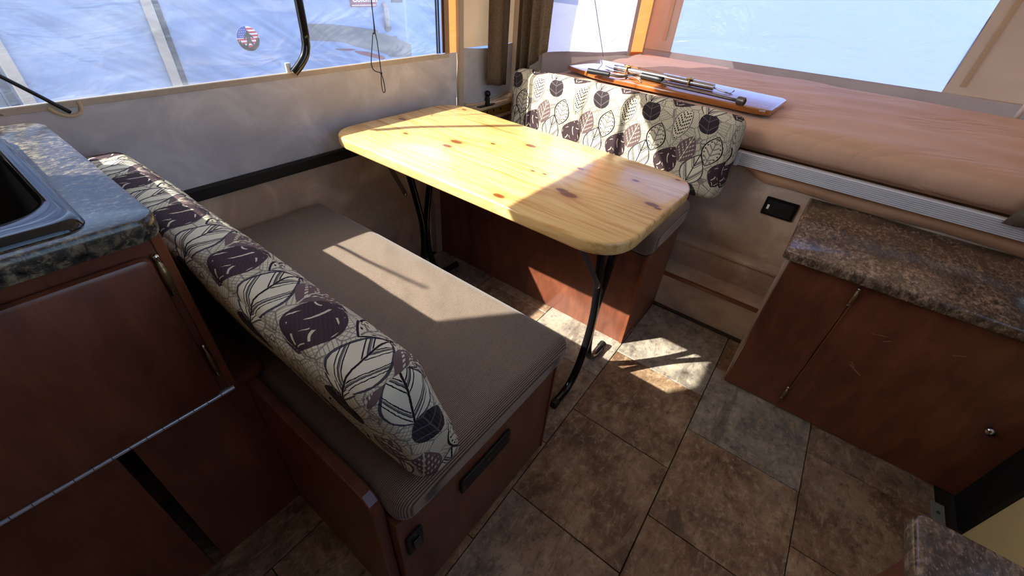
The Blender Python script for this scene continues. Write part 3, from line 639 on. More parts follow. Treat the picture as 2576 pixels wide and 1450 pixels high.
# ------------------------------------------------------------------ table
tb = thing('dining_table', (1.07, 0.8, 0), 'varnished knotty pine table on folding black tube legs', 'table')
def rpoly(corners, r, n=8):
    out = []
    for i, p in enumerate(corners):
        p = Vector(p); a = Vector(corners[i - 1]); b = Vector(corners[(i + 1) % len(corners)])
        d1_ = (a - p).normalized(); d2_ = (b - p).normalized(); s_ = p + d1_ * r; e_ = p + d2_ * r
        for k in range(n + 1):
            t = k / n; out.append(tuple(((1 - t) ** 2 * s_ + 2 * t * (1 - t) * (p + (d1_ + d2_) * 0.08 * r) + t * t * e_)))
    return out
obj('tabletop', G().prism(rpoly([(0.776, 0.262), (1.332, 0.258), (1.386, 1.352), (0.780, 1.352)], 0.105, 9), 'z', 0.699, 0.735, 0.008, 3), PINE, tb, smooth=35)
def leg_set(yl, cx, inner):
    for sg in (-1, 1):
        pr = [(0.105, 0.694), (0.082, 0.62), (0.058, 0.54), (0.036, 0.44), (0.018, 0.35), (0.013, 0.28), (0.016, 0.21), (0.026, 0.15), (0.046, 0.085), (0.075, 0.04), (0.115, 0.017), (0.165, 0.0155), (0.19, 0.0155)]
        lg = obj('leg', G().tube([(cx + sg * a, yl + 0.004 * sg, b) for a, b in pr], 0.0135, 12, 4), BLACK, tb, smooth=180)
        obj('foot_cap', G().tube([(cx + sg * 0.172, yl + 0.004 * sg, 0.0155), (cx + sg * 0.196, yl + 0.004 * sg, 0.0155)], 0.0155, 14, 1), BLACKP, lg, smooth=40)
    obj('top_bar', G().tube([(cx - 0.105, yl, 0.69), (cx + 0.105, yl, 0.69)], 0.012, 10, 1), BLACK, tb, smooth=40)
    obj('rivet', G().lathe([(0.006, -0.012), (0.006, 0.012)], (cx, yl, 0.285), (0, 1, 0), 14), BLACK, tb, smooth=40)
    # flat folding brace
    a = Vector((cx - 0.072, yl - 0.018 * (1 if inner > 0 else -1), 0.475)); b = Vector((cx - 0.20, yl + inner * 0.03, 0.694)); d = (b - a); side = Vector((0.0, 1.0, 0.0)).cross(d).normalized()
    br = obj('brace', G().quad_plate((a + b) / 2, d / 2, side * 0.0085, (0, -0.003, 0)), STRAP, tb)
    obj('rivet', G().lathe([(0.007, -0.004), (0.007, 0.003), (0.003, 0.0055)], a, (0, -1, 0), 14), CHROME, br, smooth=40)
leg_set(0.385, 1.055, 1)
leg_set(1.215, 1.068, -1)

# ------------------------------------------------------------------ galley (left): base, upper cabinet, counter, sink
gb = thing('lower_cabinet', (-0.35, 1.07, 0), 'dark cherry lower galley cabinet below the long piano hinge', 'cabinet')
obj('front_panel', G().box(-0.050, 0.1495, 0.766, 0.784, 0.0, 0.487), CHERRY, gb)
obj('front_panel', G().box(-1.05, -0.074, 0.766, 0.784, 0.0, 0.487), CHERRY, gb)
obj('side_panel', G().box(0.106, 0.122, 0.784, 1.39, 0.0, 0.487), CHERRY, gb)
obj('back_board', G().box(-1.05, 0.106, 1.372, 1.39, 0.0, 0.487), CHERRY, gb)
obj('top_board', G().prism(rrect(-1.05, 0.196, 0.757, 1.392, 0.03, 6, (0, 0, 0, 1)), 'z', 0.487, 0.507, 0.004, 2), CHERRY, gb, smooth=40)
gu = thing('galley_cabinet', (-0.4, 1.05, 0.508), 'cherry galley cabinet with a raised door under the sink counter', 'cabinet')
obj('face_frame', G().box(-1.05, 0.128, 0.7455, 0.7655, 0.508, 0.866, 0.0015), CHERRY, gu)
obj('side_panel', G().box(0.108, 0.128, 0.7655, 1.345, 0.508, 0.866), CHERRY, gu)
obj('side_panel', G().box(-1.05, -1.03, 0.7655, 1.345, 0.508, 0.866), CHERRY, gu)
obj('back_panel', G().box(-1.03, 0.108, 1.325, 1.345, 0.508, 0.866), CHERRY, gu)
obj('bottom_panel', G().box(-1.03, 0.108, 0.7655, 1.325, 0.508, 0.524), CHERRY, gu)
obj('corner_post', G().box(0.116, 0.1305, 0.7425, 0.760, 0.508, 0.866, 0.0015), WOODTRIM, gu)
dg_ = obj('door', G().prism(rrect(-0.46, 0.104, 0.522, 0.838, 0.014, 4), 'y', 0.7455, 0.727, 0.009, 2), CHERRY, gu, 'raised cherry door', smooth=35)
def barrel_hinge(parent, p0, p1, out, r=0.0048, flat=0.003):
    """leaf hinge: bowed bronze barrel between two chrome finials, standing off a surface along out"""
    p0, p1, out = Vector(p0), Vector(p1), Vector(out); L = (p1 - p0).length; ax = (p1 - p0).normalized()
    h = obj('hinge', G().tube([p0 + ax * 0.006 + out * 0.006, p0 + ax * L * 0.25 + out * 0.010, p0 + ax * L * 0.5 + out * 0.012, p0 + ax * L * 0.75 + out * 0.010, p1 - ax * 0.006 + out * 0.006], [r * 0.75, r, r * 1.25, r * 1.25, r, r * 0.75], 10, 5), BRONZE, parent, 'bronze hinge with chrome tips', smooth=180)
    for q, s_ in ((p0, 1), (p1, -1)):
        obj('finial', G().lathe([(0.001, -0.004), (r * 0.9, -0.002), (r * 1.15, 0.002), (r * 0.8, 0.006), (r * 1.05, 0.009), (r * 0.7, 0.012)], q + out * 0.006, ax * s_, 12), CHROME, h, smooth=180)
    return h
barrel_hinge(gu, (0.111, 0.7455, 0.832), (0.111, 0.7455, 0.760), (0, -1, 0))
barrel_hinge(gu, (0.111, 0.7455, 0.638), (0.111, 0.7455, 0.563), (0, -1, 0), 0.004)
ph = obj('piano_hinge', G().box(-1.05, 0.126, 0.7425, 0.7452, 0.505, 0.5165), STEEL, gu)
kx = -1.05
ks = []
while kx < 0.12:
    if kx > -0.36: obj('knuckle', G().tube([(kx + 0.0006, 0.7405, 0.5115), (min(kx + 0.0244, 0.125), 0.7405, 0.5115)], 0.0046, 10, 1), simple('bright_zinc', lin(216, 220, 228), 0.3, 0.5, 0.5), ph, smooth=40)
    kx += 0.025
def ring_slab(outer, inner, z0, z1, rnd):
    g = G(); b = g.bm; m = len(outer)
    def ins(k, d):   # outer loop pulled in by d towards the middle of its own neighbours
        cx = sum(p[0] for p in outer) / m; cy = sum(p[1] for p in outer) / m
        return [(p[0] - math.copysign(d, p[0] - cx), p[1] - math.copysign(d, p[1] - cy)) for p in outer]
    loops_ = [(inner, z0), (ins(0, rnd * 0.3), z0), (ins(0, 0.0), z0 + rnd), (outer, z1 - rnd), (ins(0, rnd * 0.3), z1 - rnd * 0.3), (ins(0, rnd), z1), (inner, z1)]
    R_ = [[b.verts.new((p[0], p[1], z)) for p in L] for L, z in loops_]; R_.append(R_[0])
    for A, B in zip(R_, R_[1:]):
        for k in range(m): b.faces.new((A[k], A[(k + 1) % m], B[(k + 1) % m], B[k]))
    return g
def on_rect(x0, x1, y0, y1, r, n, which=(1, 1, 1, 1)):
    pts = []
    for i, (cx, cy, a0) in enumerate(((x1 - r, y1 - r, 0), (x0 + r, y1 - r, 90), (x0 + r, y0 + r, 180), (x1 - r, y0 + r, 270))):
        for k in range(n + 1):
            a = math.radians(a0 + 90 * k / n); q = r if which[i] else 0.004
            sx, sy = (1 if a0 in (0, 270) else -1), (1 if a0 in (0, 90) else -1)
            ccx, ccy = (cx + sx * (r - q), cy + sy * (r - q)); pts.append((ccx + q * math.cos(a), ccy + q * math.sin(a)))
    return pts
ct = obj('countertop', ring_slab(on_rect(-1.05, 0.135, 0.716, 1.302, 0.034, 8, (1, 0, 0, 1)), on_rect(-0.395, 0.050, 0.760, 1.175, 0.04, 8), 0.868, 0.902, 0.008), GRAN_L, smooth=40)
tag(ct, 'dark granite laminate counter around the black sink', 'countertop')
sk = thing('sink', (-0.2, 0.96, 0.9), 'glossy black drop-in sink in the dark counter', 'sink')
def basin_loops(spec_):
    g = G(); rings = []
    for (o_, x1, y0, r, z) in spec_: rings.append([g.bm.verts.new((x, y, z)) for x, y in rrect(-0.42 + o_, x1, y0, 1.20 - o_, r, 8)])
    for A, B in zip(rings, rings[1:]):
        for k in range(len(A)): g.bm.faces.new((A[k], A[(k + 1) % len(A)], B[(k + 1) % len(B)], B[k]))
    return g, rings
g, rg = basin_loops([(0.0, 0.064, 0.738, 0.03, 0.9030), (0.002, 0.062, 0.740, 0.03, 0.9100), (0.008, 0.058, 0.746, 0.03, 0.9150), (0.014, 0.054, 0.756, 0.03, 0.9155), (0.018, 0.051, 0.764, 0.034, 0.9125), (0.022, 0.049, 0.772, 0.04, 0.9135), (0.034, 0.044, 0.800, 0.055, 0.9105), (0.04, 0.041, 0.812, 0.06, 0.9060), (0.042, 0.038, 0.818, 0.06, 0.8960)])
obj('rim', g, BLACK, sk, 'glossy black rim', smooth=180)
g, rg = basin_loops([(0.042, 0.038, 0.818, 0.06, 0.8960), (0.046, 0.034, 0.824, 0.06, 0.870), (0.06, 0.02, 0.838, 0.055, 0.75), (0.075, 0.005, 0.853, 0.05, 0.738), (0.15, -0.07, 0.93, 0.03, 0.735)])
g.bm.faces.new(rg[-1]); obj('basin', g, simple('matte_black_basin', lin(12, 12, 13), 0.55, 0.3), sk, smooth=180)
obj('drain', G().lathe([(0.03, 0), (0.03, 0.003), (0.02, 0.004), (0.018, 0.001)], (-0.18, 0.99, 0.735)), CHROME, sk, smooth=40)

# ------------------------------------------------------------------ right cabinet and counter under the bunk
rc = thing('low_cabinet', (1.62, -0.41, 0), 'dark cherry low cabinet beside the step with two doors', 'cabinet')
obj('carcass', G().box(1.413, XB - 0.002, -0.768, -0.058, 0.0, 0.572, 0.001), CHERRY, rc)
obj('side_skin', G().box(1.43, XB - 0.002, -0.0585, -0.0555, 0.0, 0.572), TANWALL, rc, 'tan side skin')
da = obj('door', G().box(1.400, 1.414, -0.246, -0.060, 0.004, 0.568, 0.002), CHERRY, rc, 'narrow cherry door')
db = obj('door', G().box(1.400, 1.414, -0.766, -0.252, 0.004, 0.568, 0.002), CHERRY, rc, 'wide cherry door')
obj('edge_strip', G().box(1.3985, 1.4135, -0.2525, -0.2475, 0.004, 0.568), WOODTRIM, db)
barrel_hinge(da, (1.400, -0.244, 0.548), (1.400, -0.244, 0.490), (-1, 0, 0), 0.0042)
barrel_hinge(da, (1.400, -0.243, 0.112), (1.400, -0.243, 0.056), (-1, 0, 0), 0.0042)
obj('knob', G().lathe([(0.006, 0), (0.005, 0.008), (0.011, 0.012), (0.0135, 0.018), (0.010, 0.023), (0.002, 0.025)], (1.400, -0.684, 0.286), (-1, 0, 0), 18), CHROME, db, 'round chrome knob', smooth=180)
chip = simple('pale_scratch', lin(150, 104, 78), 0.7)
for (y, z, dy, dz) in ((-0.352, 0.43, 0.018, -0.004), (-0.375, 0.42, 0.008, -0.006), (-0.36, 0.285, 0.02, 0.012), (-0.347, 0.30, 0.008, 0.008), (-0.52, 0.46, 0.012, -0.006), (-0.30, 0.16, 0.006, 0.003)):
    obj('scratch', G().quad_plate((1.3999, y, z), (0, dy, dz), (0, -dz * 0.12, 0.0009), (-0.0003, 0, 0)), chip, db)
cr = obj('countertop', G().prism([(1.356, -0.040), (1.366, -0.031), (XB - 0.002, -0.031), (XB - 0.002, YR + 0.002), (1.356, YR + 0.002)], 'z', 0.574, 0.610, 0.010, 3), GRAN_R, smooth=40)
tag(cr, 'brown granite laminate counter on the low cabinet under the bunk', 'countertop')
lip = simple('tan_edge_trim', lin(178, 150, 124), 0.6)
# counter close to the camera, lower right corner
nc = thing('entry_cabinet', (0.2, -0.56, 0), 'cherry cabinet at the doorway under a small counter', 'cabinet')
obj('carcass', G().box(-0.6, 0.615, YR + 0.003, -0.362, 0.0, 0.563, 0.002), CHERRY, nc)
c2 = obj('countertop', G().prism(rrect(-0.6, 0.646, YR + 0.003, -0.338, 0.016, 5, (1, 0, 0, 0)), 'z', 0.565, 0.602, 0.008, 3), GRAN_R, smooth=40)
tag(c2, 'small brown laminate counter by the cream door, at lower right', 'countertop')

# wall outlet on the tan panel
ol = thing('wall_outlet', (XB, 0.045, 0.53), 'black wall outlet plate with a small white sticker', 'outlet')
obj('plate', G().prism(rrect(-0.014, 0.101, 0.497, 0.569, 0.004, 4), 'x', XB + 0.001, XB - 0.007, 0.0015, 1), BLACK, ol)
obj('inner_plate', G().prism(rrect(-0.004, 0.091, 0.506, 0.560, 0.003, 4), 'x', XB - 0.006, XB - 0.010, 0.001, 1), BLACKP, ol)
obj('sticker', G().box(XB - 0.0112, XB - 0.0098, 0.080, 0.088, 0.523, 0.541), simple('white_sticker', lin(226, 226, 224), 0.6), ol)

# ------------------------------------------------------------------ bunk bed: frame, mattress, things on it
bf = thing('bunk_frame', (2.4, 0.25, 0.62), 'bunk platform edged with a ribbed aluminium rail', 'bed frame')
obj('platform', G().box(XB - 0.045, XE - 0.02, YE + 0.02, YL - 0.02, 0.678, 0.705), simple('raw_plywood', lin(190, 150, 104), 0.7, 0.2), bf)
prof = [(1.806, 0.672), (1.786, 0.672)]
for k in range(7):
    z = 0.674 + k * 0.0062; prof += [(1.7815, z), (1.7815, z + 0.0040), (1.7850, z + 0.0046), (1.7850, z + 0.0058)]
prof += [(1.7815, 0.7180), (1.785, 0.7215), (1.806, 0.7215)]
obj('rail', G().prism(prof, 'y', YR + 0.01, 0.243), ALU, bf, 'ribbed aluminium rail')
obj('rail_end', G().box(1.778, 1.808, 0.240, 0.255, 0.669, 0.722, 0.002), ALU, bf)
obj('canvas_flap', G().sheet(lambda u, v: (1.838 - 0.018 * math.sin(math.pi * v), YR + 0.01 + (0.240 - YR) * u, 0.676 - (0.058 * min(1, (1 - u) * 9) + 0.002 + 0.004 * math.sin(14 * u)) * v), 40, 6), simple('peach_flap_cloth', lin(208, 162, 124), 0.85, 0.2, var=0.05, scale=8), bf, 'tan canvas flap under the rail', smooth=180)
mh = (0.600, 0.955, 0.053); mc = Vector((2.416, 0.247, 0.769))
g = G(); g.cushion(mh, 0.050, 0.010, lambda p: mc + p + Vector((0, 0, 0.0035 * math.sin(26 * p.x + 6 * p.y + 2 * math.sin(5 * p.y)) * (1 if p.z > 0.02 else 0))), n=(40, 40, 3))
mt = obj('mattress', g, SHEET, smooth=180); tag(mt, 'bunk mattress in a wrinkled tan brown sheet', 'mattress')
ZB = 0.836
bd = thing('wooden_leaf', (2.04, 0.65, ZB), 'amber lacquered wooden leaf lying on the bunk mattress', 'board')
def bezc(pts): return pts
outline = [(2.150, 0.205), (2.176, 0.222), (2.262, 1.085), (2.252, 1.128), (2.20, 1.145), (2.02, 1.150), (1.965, 1.140), (1.935, 1.10), (1.885, 0.955), (1.872, 0.90), (1.868, 0.27), (1.876, 0.232), (1.90, 0.212)]
obj('board', G().prism(outline, 'z', ZB, ZB + 0.020, 0.005, 2), LACQ, bd, smooth=40)
zt = ZB + 0.020
for k_ in (0.345, 0.64): obj('knot', G().lathe([(0.010, 0), (0.010, 0.0012), (0.006, 0.0016)], (1.8745, k_, ZB + 0.010), (-1, 0, 0), 14), simple('dark_knot', lin(92, 30, 16), 0.2), bd)
pl = obj('folding_leg', G().tube([(2.046, 0.935, zt + 0.014), (2.030, 0.47, zt + 0.014)], 0.0125, 14, 1), STEEL, bd, 'steel tube leg', smooth=60)
obj('flat_tip', G().prism([(2.048, 0.93), (2.058, 0.96), (2.078, 0.985), (2.066, 0.995), (2.040, 0.965), (2.028, 0.93)], 'z', zt + 0.008, zt + 0.011, 0.001, 1), STEEL, pl)
obj('wire_hook', G().tube([(2.034, 0.47, zt + 0.012), (2.02, 0.405, zt + 0.005), (2.055, 0.400, zt + 0.006), (2.062, 0.395, zt + 0.012)], 0.003, 8, 3), STEEL, pl, smooth=60)
for yy in (0.868, 0.575): 
    xx = 2.030 + (yy - 0.47) / 0.465 * 0.016
    obj('clip', G().tube([(xx - 0.019, yy, zt + 0.001), (xx - 0.018, yy, zt + 0.020), (xx - 0.008, yy, zt + 0.030), (xx + 0.008, yy, zt + 0.030), (xx + 0.018, yy, zt + 0.020), (xx + 0.019, yy, zt + 0.001)], 0.0035, 8, 4).box(xx - 0.018, xx + 0.018, yy - 0.013, yy + 0.013, zt + 0.0275, zt + 0.0315, 0.001), BRASS, pl, 'brass retaining clip', smooth=60)
obj('pull_handle', G().tube([(1.922, 0.818, zt + 0.001), (1.918, 0.805, zt + 0.010), (1.912, 0.778, zt + 0.013), (1.906, 0.752, zt + 0.010), (1.902, 0.736, zt + 0.001)], 0.0042, 10, 5), CHROME, bd, 'chrome pull handle', smooth=180)
ck = thing('crank_rod', (1.87, 0.62, zt), 'bent steel crank rod with black grips lying on the wooden leaf', 'crank')
zr = zt + 0.014
rod = [(1.846, 0.965, zr), (1.860, 0.86, zr), (1.876, 0.835, zr - 0.003), (1.905, 0.822, zr - 0.004), (1.955, 0.800, zr), (1.975, 0.775, zr), (1.962, 0.665, zr), (1.948, 0.648, zr), (1.918, 0.648, zr), (1.902, 0.63, zr), (1.886, 0.46, zr), (1.868, 0.33, zr)]
obj('rod', G().tube(rod, 0.0058, 10, 4), IRON, ck, smooth=180)
obj('grip', G().tube([(1.846, 0.967, zr), (1.8585, 0.868, zr)], 0.0115, 14, 1), BLACKP, ck, 'black rubber grip', smooth=60)
obj('grip', G().tube([(1.974, 0.768, zr), (1.963, 0.668, zr)], 0.0135, 14, 1), BLACKP, ck, 'black rubber grip', smooth=60)
obj('socket', G().lathe([(0.012, 0.0), (0.0145, 0.003), (0.0145, 0.028), (0.010, 0.031), (0.009, 0.02)], (1.871, 0.338, zr + 0.001), (-0.16, -1.0, 0), 18), IRON, ck, 'steel socket end', smooth=40)

# ------------------------------------------------------------------ corner hardware and curtains
cb_ = thing('corner_bracket', (1.68, YW - 0.03, 0.60), 'metal corner bracket ledge behind the far cushion', 'bracket')
obj('upper_ledge', G().box(1.50, 1.86, YW - 0.040, YW - 0.002, 0.655, 0.668, 0.002), HEM, cb_)
br_ = obj('brass_plate', G().box(1.625, 1.86, YW - 0.026, YW - 0.012, 0.612, 0.655, 0.001), BRASS, cb_, 'brass plate with holes')
for k_ in (1.665, 1.715, 1.77): obj('hole', G().lathe([(0.006, 0), (0.006, 0.001)], (k_, YW - 0.026, 0.636), (0, -1, 0), 14), RAILBLK, br_)
obj('lower_ledge', G().box(1.50, 1.86, YW - 0.036, YW - 0.002, 0.598, 0.611, 0.002), HEM, cb_)
lt = thing('ball_latch', (1.662, YW - 0.03, 0.668), 'black ball-topped latch post on the corner ledge', 'latch')
obj('base_plate', G().prism([(1.605, YW - 0.036), (1.69, YW - 0.040), (1.720, YW - 0.030), (1.715, YW - 0.016), (1.60, YW - 0.014)], 'z', 0.668, 0.672, 0.001, 1), BLACKP, lt)
obj('post', G().lathe([(0.012, 0), (0.0115, 0.03), (0.0085, 0.04)], (1.662, YW - 0.028, 0.672), n=18), BLACKP, lt, smooth=40)
obj('ball', G().lathe([(0.0145 * math.sin(math.pi * k / 12), 0.0145 * (1 - math.cos(math.pi * k / 12))) for k in range(13)], (1.662, YW - 0.028, 0.708), n=20), BLACK, lt, smooth=180)

def curtain(name, path, z0f, z1, label, n=60, amp=0.012, folds=5, pinch=None):
    """hanging cloth along a plan path; z0f(u) gives the lower edge, pinch(u, v) -> (dx, dy) gathers it"""
    P = [Vector(p) for p in path]
    def at(u):
        f = u * (len(P) - 1); i = min(int(f), len(P) - 2); return P[i].lerp(P[i + 1], f - i)
    def fn(u, v):
        p = at(u); d = (at(min(1, u + 0.01)) - at(max(0, u - 0.01))).normalized(); nn = Vector((-d.y, d.x))
        a = amp * math.sin(2 * math.pi * folds * u + 0.5 * math.sin(3 * v)) * (0.65 + 0.35 * math.sin(2.1 * v + u * 4))
        q = p + nn * a
        if pinch: dd = pinch(u, v); q = q + Vector(dd)
        return (q.x, q.y, z0f(u) + (z1 - z0f(u)) * v)
    g = G(); g.sheet(fn, n, 30); g.keep = True
    o = obj(name, g, CURT, smooth=180)
    md = o.modifiers.new('cloth thickness', 'SOLIDIFY'); md.thickness = 0.0018
    return tag(o, label, 'curtain', 'brown curtains')
curtain('curtain', [(1.632, YW - 0.05), (1.70, YW - 0.062), (1.772, YW - 0.05)], lambda u: 0.768 - 0.016 * u, 1.95, 'brown curtain strip hanging straight beside the ball latch', amp=0.008, folds=1.5)
curtain('curtain', [(1.802, 1.335), (1.81, 1.25), (1.802, 1.155)], lambda u: 0.80 + 0.10 * u - 0.02 * math.sin(5 * u), 1.95, 'brown curtain bunched into folds at the corner of the bunk', amp=0.022, folds=3.3,
        pinch=lambda u, v: (0.0, (0.5 - u) * 0.0 + 0.045 * (1 - u * 0.2) * max(0, 0.35 - v) * 1.2 * (u - 0.25)))
curtain('curtain', [(1.775, -0.765), (1.768, -0.64), (1.772, -0.50)], lambda u: 0.742 - 0.03 * u, 1.95, 'brown curtain end hanging over the right end of the bunk rail', amp=0.014, folds=2.5, pinch=lambda u, v: (0, -0.30 * v * u))
curtain('curtain', [(-0.62, YW - 0.045), (-0.3, YW - 0.045), (0.092, YW - 0.045)], lambda u: 0.905, 1.9, 'brown curtain drawn aside at the left end of the long window', amp=0.02, folds=7,
        pinch=lambda u, v: (-0.62 * u * min(1, 1.6 * v) ** 0.8, 0))

# ------------------------------------------------------------------ rods, cords and cable at the side window
po = thing('lift_arm', (0.78, YW - 0.03, 0.91), 'bent black steel arm in front of the side window', 'rod')
obj('arm', G().tube([(0.80, YW - 0.03, 1.9), (0.796, YW - 0.03, 1.10), (0.793, YW - 0.03, 1.0), (0.788, YW - 0.03, 0.972), (0.778, YW - 0.03, 0.952), (0.758, YW - 0.028, 0.930), (0.738, YW - 0.022, 0.911)], 0.0125, 14, 6), BLACK, po, smooth=60)
obj('end_tab', G().box(0.721, 0.738, YW - 0.016, YW - 0.008, 0.910, 0.938, 0.003), simple('white_tab', lin(238, 238, 238), 0.4), po, 'white plastic tab')
lc = thing('pull_cord', (1.05, YW - 0.04, 0.81), 'thin black pull cord ending in a small loop, below the window', 'cord')
obj('strand', G().tube([(1.047, YW - 0.035, 1.9), (1.047, YW - 0.035, 1.09), (1.036, YW - 0.035, 1.0), (1.020, YW - 0.034, 0.93), (1.018, YW - 0.034, 0.905), (1.028, YW - 0.034, 0.888), (1.052, YW - 0.035, 0.880)], 0.0017, 6, 5), BLACKP, lc, smooth=180)
obj('strand', G().tube([(1.049, YW - 0.031, 1.9), (1.049, YW - 0.031, 1.09), (1.053, YW - 0.033, 0.98), (1.055, YW - 0.034, 0.879)], 0.0017, 6, 3), BLACKP, lc, smooth=180)
obj('knot', G().lathe([(0.0005, 0), (0.0035, 0.002), (0.004, 0.005), (0.0035, 0.008), (0.0005, 0.010)], (1.054, YW - 0.035, 0.872), n=12), BLACKP, lc, smooth=180)
obj('loop', G().tube([(1.054, YW - 0.035, 0.873), (1.050, YW - 0.035, 0.845), (1.052, YW - 0.035, 0.818), (1.058, YW - 0.035, 0.813), (1.063, YW - 0.035, 0.820), (1.061, YW - 0.035, 0.848)], 0.0016, 6, 5, closed=True), BLACKP, lc, smooth=180)
cbl = obj('cable', G().tube([(-0.25, YW - 0.02, 1.38), (0.0, YW - 0.02, 1.10), (0.12, YW - 0.018, 0.972), (0.165, YW - 0.014, 0.922), (0.198, YW - 0.008, 0.884)], 0.0042, 8, 5), BLACKP, smooth=180)
tag(cbl, 'taut black cable slanting down to the loop in the canvas hem', 'cable')
bcd = obj('shock_cord', G().tube([(2.15, YL - 0.02, 1.25), (2.25, YL - 0.02, 1.105), (2.455, YL - 0.018, 0.842)], 0.0022, 6, 4), simple('grey_cord', lin(150, 146, 142), 0.6), smooth=180)
tag(bcd, 'thin grey shock cord across the bunk side window', 'cord')
brod = obj('tent_pole', G().tube([(3.0, -0.66, 1.5), (3.0, -0.640, 1.0), (3.0, -0.628, 0.80)], 0.011, 10, 3), simple('white_pole', lin(222, 218, 212), 0.4), smooth=180)
tag(brod, 'white tent pole at the far right corner of the bunk', 'pole')

# ------------------------------------------------------------------ the white trailers parked outside
RY = 3.2
rv = thing('white_trailer', (0.2, RY + 1.1, -0.7), 'white camping trailer parked outside the long window', 'trailer')
obj('body', G().box(-4.5, 2.80, RY, RY + 2.2, -0.3, 1.9, 0.05), RVSHADE, rv)
silver = simple('silver_trim', lin(168, 172, 178), 0.35, 0.5, 0.4); dgrey = simple('grey_graphic', lin(120, 126, 136), 0.5); dred = simple('maroon_graphic', lin(136, 92, 104), 0.5)
for xa in (0.945, 0.30, -0.4, -1.2): obj('trim_strip', G().box(xa, xa + 0.052, RY - 0.02, RY, -0.3, 1.85, 0.006), silver, rv)
for xa in (1.0, 0.26): obj('trim_gap', G().box(xa, xa + 0.03, RY - 0.008, RY, -0.3, 1.85), simple('blue_grey_rubber', lin(72, 84, 104), 0.6), rv)
obj('lower_skirt', G().box(0.06, 0.25, RY - 0.012, RY, 0.30, 0.72, 0.01), simple('slate_blue_panel', lin(96, 110, 130), 0.5), rv)
sw_ = [(1.87, 0.797), (2.05, 0.790), (2.225, 0.768), (2.389, 0.745), (2.463, 0.734), (2.464, 0.712), (2.519, 0.709), (2.609, 0.681), (2.643, 0.683), (2.66, 0.662), (2.795, 0.613), (2.795, 0.515), (2.565, 0.536), (2.544, 0.555), (2.453, 0.582), (2.242, 0.636), (2.126, 0.673), (1.85, 0.70)]
obj('graphic_band', G().prism(sw_, 'y', RY - 0.004, RY), dgrey, rv)
obj('graphic_stripe', G().prism([(2.236, 0.605), (2.346, 0.59), (2.494, 0.545), (2.507, 0.531), (2.482, 0.522), (2.358, 0.556), (2.274, 0.579), (2.226, 0.601)], 'y', RY - 0.005, RY), dred, rv)
obj('graphic_stripe', G().prism([(2.06, 0.63), (2.19, 0.622), (2.24, 0.615), (2.19, 0.61), (2.08, 0.622)], 'y', RY - 0.005, RY), dred, rv)
obj('inlet_spout', G().tube([(2.548, RY - 0.01, 0.91), (2.546, RY - 0.03, 0.87), (2.543, RY - 0.03, 0.80), (2.552, RY - 0.03, 0.76)], 0.018, 10, 4), simple('weathered_cap', lin(176, 176, 178), 0.5, var=0.2, scale=40), rv, 'weathered spout', smooth=180)
obj('inlet_foot', G().lathe([(0.03, 0), (0.028, 0.015), (0.012, 0.02)], (2.562, RY - 0.002, 0.748), (0, -1, 0)), dgrey, rv, smooth=40)
obj('small_sign', G().box(2.625, 2.735, RY - 0.006, RY, 0.915, 1.0), simple('dark_sign', lin(74, 84, 100), 0.5), rv)
def text_mesh(name, body, size, loc, mat, parent, depth=0.002, shear=0.0, bold=0.0):
    cu = bpy.data.curves.new(name, 'FONT'); cu.body = body; cu.size = size; cu.extrude = depth; cu.shear = shear; cu.offset = bold
    to = bpy.data.objects.new(name + '_source', cu); COL.objects.link(to)
    bpy.context.view_layer.update()
    me = bpy.data.meshes.new_from_object(to.evaluated_get(bpy.context.evaluated_depsgraph_get()))
    bpy.data.objects.remove(to); bpy.data.curves.remove(cu)
    me.transform(Matrix.Rotation(math.radians(90), 4, 'X')); me.transform(Matrix.Translation(Vector(loc) - ORG[parent.name]))
    me.materials.clear(); me.materials.append(mat); o = bpy.data.objects.new(name, me); COL.objects.link(o); o.parent = parent; ORG[o.name] = ORG[parent.name]; return o
signw = simple('sign_white', lin(236, 236, 240), 0.5)
sg = obj('name_sign', G().prism(rrect(2.245, 2.475, 0.890, 0.995, 0.008, 3), 'y', RY - 0.008, RY, 0), simple('sign_red', lin(150, 92, 112), 0.5), rv, 'red sign with white script')
obj('sign_border', G().box(2.253, 2.467, RY - 0.0095, RY - 0.0075, 0.898, 0.903), signw, sg)
text_mesh('lettering', 'Coleman', 0.062, (2.256, RY - 0.009, 0.922), signw, sg, 0.001, 0.15, 0.0015)
# round sticker: flag, trees and a striding figure
st = obj('round_sticker', G().lathe([(0.070, 0), (0.070, 0.002)], (1.452, RY, 0.731), (0, -1, 0), 40), simple('sticker_white', lin(236, 238, 244), 0.5), rv, 'round flag sticker')
R0 = 0.069; cx0, cz0 = 1.452, 0.731
def clip_strip(za, zb_, xa=-1.0):
    pts = []
    for k in range(9):
        z = za + (zb_ - za) * k / 8; pts.append((max(xa, 0) * 0 + math.sqrt(max(0, R0 ** 2 - z * z)), z))
    left = []
    for k in range(9):
        z = zb_ + (za - zb_) * k / 8; left.append((max(xa, -math.sqrt(max(0, R0 ** 2 - z * z))), z))
    return [(cx0 + x, cz0 + z) for x, z in pts + left]
red_ = simple('sticker_red', lin(196, 62, 76), 0.5); blue_ = simple('sticker_blue', lin(52, 84, 180), 0.5); dk = simple('sticker_black', lin(44, 46, 56), 0.5)
for k, z in enumerate((0.054, 0.035, 0.016, -0.003, -0.022, -0.041)):
    obj('stripe', G().prism(clip_strip(z - 0.0048, z + 0.0048, 0.0 if z > 0.005 else -1.0), 'y', RY - 0.003, RY - 0.0018), red_, st)
can = [(0.0, 0.006), (0.0, R0)] + [(-R0 * math.sin(a), R0 * math.cos(a)) for a in [math.radians(10 * k) for k in range(1, 9)]] + [(-R0 * 0.996, 0.006)]
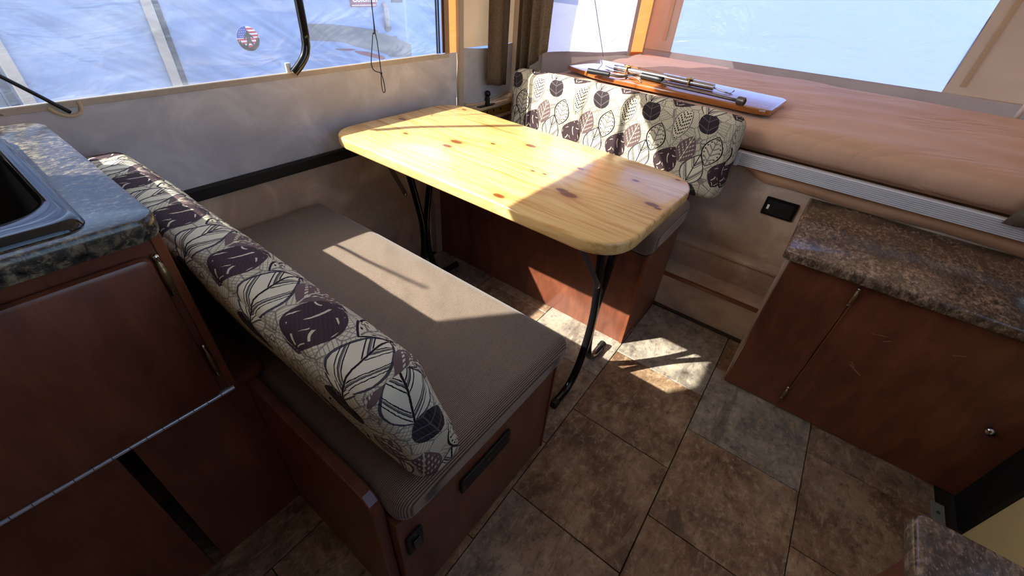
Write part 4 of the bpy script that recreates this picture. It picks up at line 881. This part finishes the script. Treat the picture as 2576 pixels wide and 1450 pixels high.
cn = obj('canton', G().prism([(cx0 + x, cz0 + z) for x, z in can], 'y', RY - 0.0032, RY - 0.0018), blue_, st)
for i in range(4):
    for j in range(4):
        x, z = -0.008 - 0.012 * i - 0.004 * (j % 2), 0.015 + 0.012 * j
        if x * x + z * z < (R0 - 0.006) ** 2: obj('star', G().lathe([(0.0022, 0), (0.0022, 0.0006)], (cx0 + x, RY - 0.0032, cz0 + z), (0, -1, 0), 6), signw, cn)
hill = [(R0 * math.cos(a), R0 * math.sin(a)) for a in [math.radians(-175 + 8.5 * k) for k in range(21)]]
hill += [(0.062, 0.012), (0.056, -0.012), (0.05, 0.004), (0.044, -0.018), (0.032, -0.03), (0.014, -0.045), (-0.006, -0.048), (-0.026, -0.036), (-0.036, -0.018), (-0.044, -0.03), (-0.052, -0.004), (-0.060, -0.018), (-0.064, 0.002)]
obj('tree_line', G().prism([(cx0 + x, cz0 + z) for x, z in hill], 'y', RY - 0.0036, RY - 0.0018), dk, st)
fig = [(-0.003, 0.044), (0.006, 0.046), (0.011, 0.038), (0.012, 0.028), (0.022, 0.020), (0.034, 0.004), (0.030, 0.001), (0.016, 0.010), (0.014, -0.006), (0.026, -0.030), (0.030, -0.044), (0.022, -0.046), (0.010, -0.024), (0.004, -0.014), (-0.006, -0.03), (-0.018, -0.048), (-0.026, -0.044), (-0.014, -0.024), (-0.009, -0.002), (-0.012, 0.012), (-0.022, -0.004), (-0.028, -0.002), (-0.018, 0.022), (-0.007, 0.032)]
obj('walking_figure', G().prism([(cx0 + x, cz0 + z) for x, z in fig], 'y', RY - 0.0042, RY - 0.0018), dk, st)
# a second trailer further off, seen past the first
rv2 = thing('far_trailer', (5.2, 6.6, -0.7), 'second pale trailer standing farther off past the first', 'trailer')
obj('body', G().box(3.2, 8.5, 5.6, 7.8, -0.2, 2.0, 0.05), RVSHADE, rv2)
obj('dark_window', G().box(3.5, 4.6, 5.585, 5.61, 0.95, 1.5, 0.01), simple('tinted_pane', lin(62, 74, 96), 0.15), rv2)
obj('wheel', G().lathe([(0.3, 0), (0.34, 0.02), (0.34, 0.18), (0.3, 0.2)], (4.9, 5.65, -0.36), (0, 1, 0), 28), BLACKP, rv2, smooth=40)
# trailer beyond the bunk
rv3 = thing('bunk_trailer', (6.4, 0.3, -0.7), 'white trailer parked beyond the bunk window, blue shade in its colour', 'trailer')
obj('body', G().box(5.2, 7.4, -5.0, 3.0, -0.2, 1.8, 0.06), RVSHADE, rv3)
obj('skirt_band', G().box(5.18, 5.21, -4.9, 2.9, 0.0, 0.12, 0.004), dgrey, rv3)
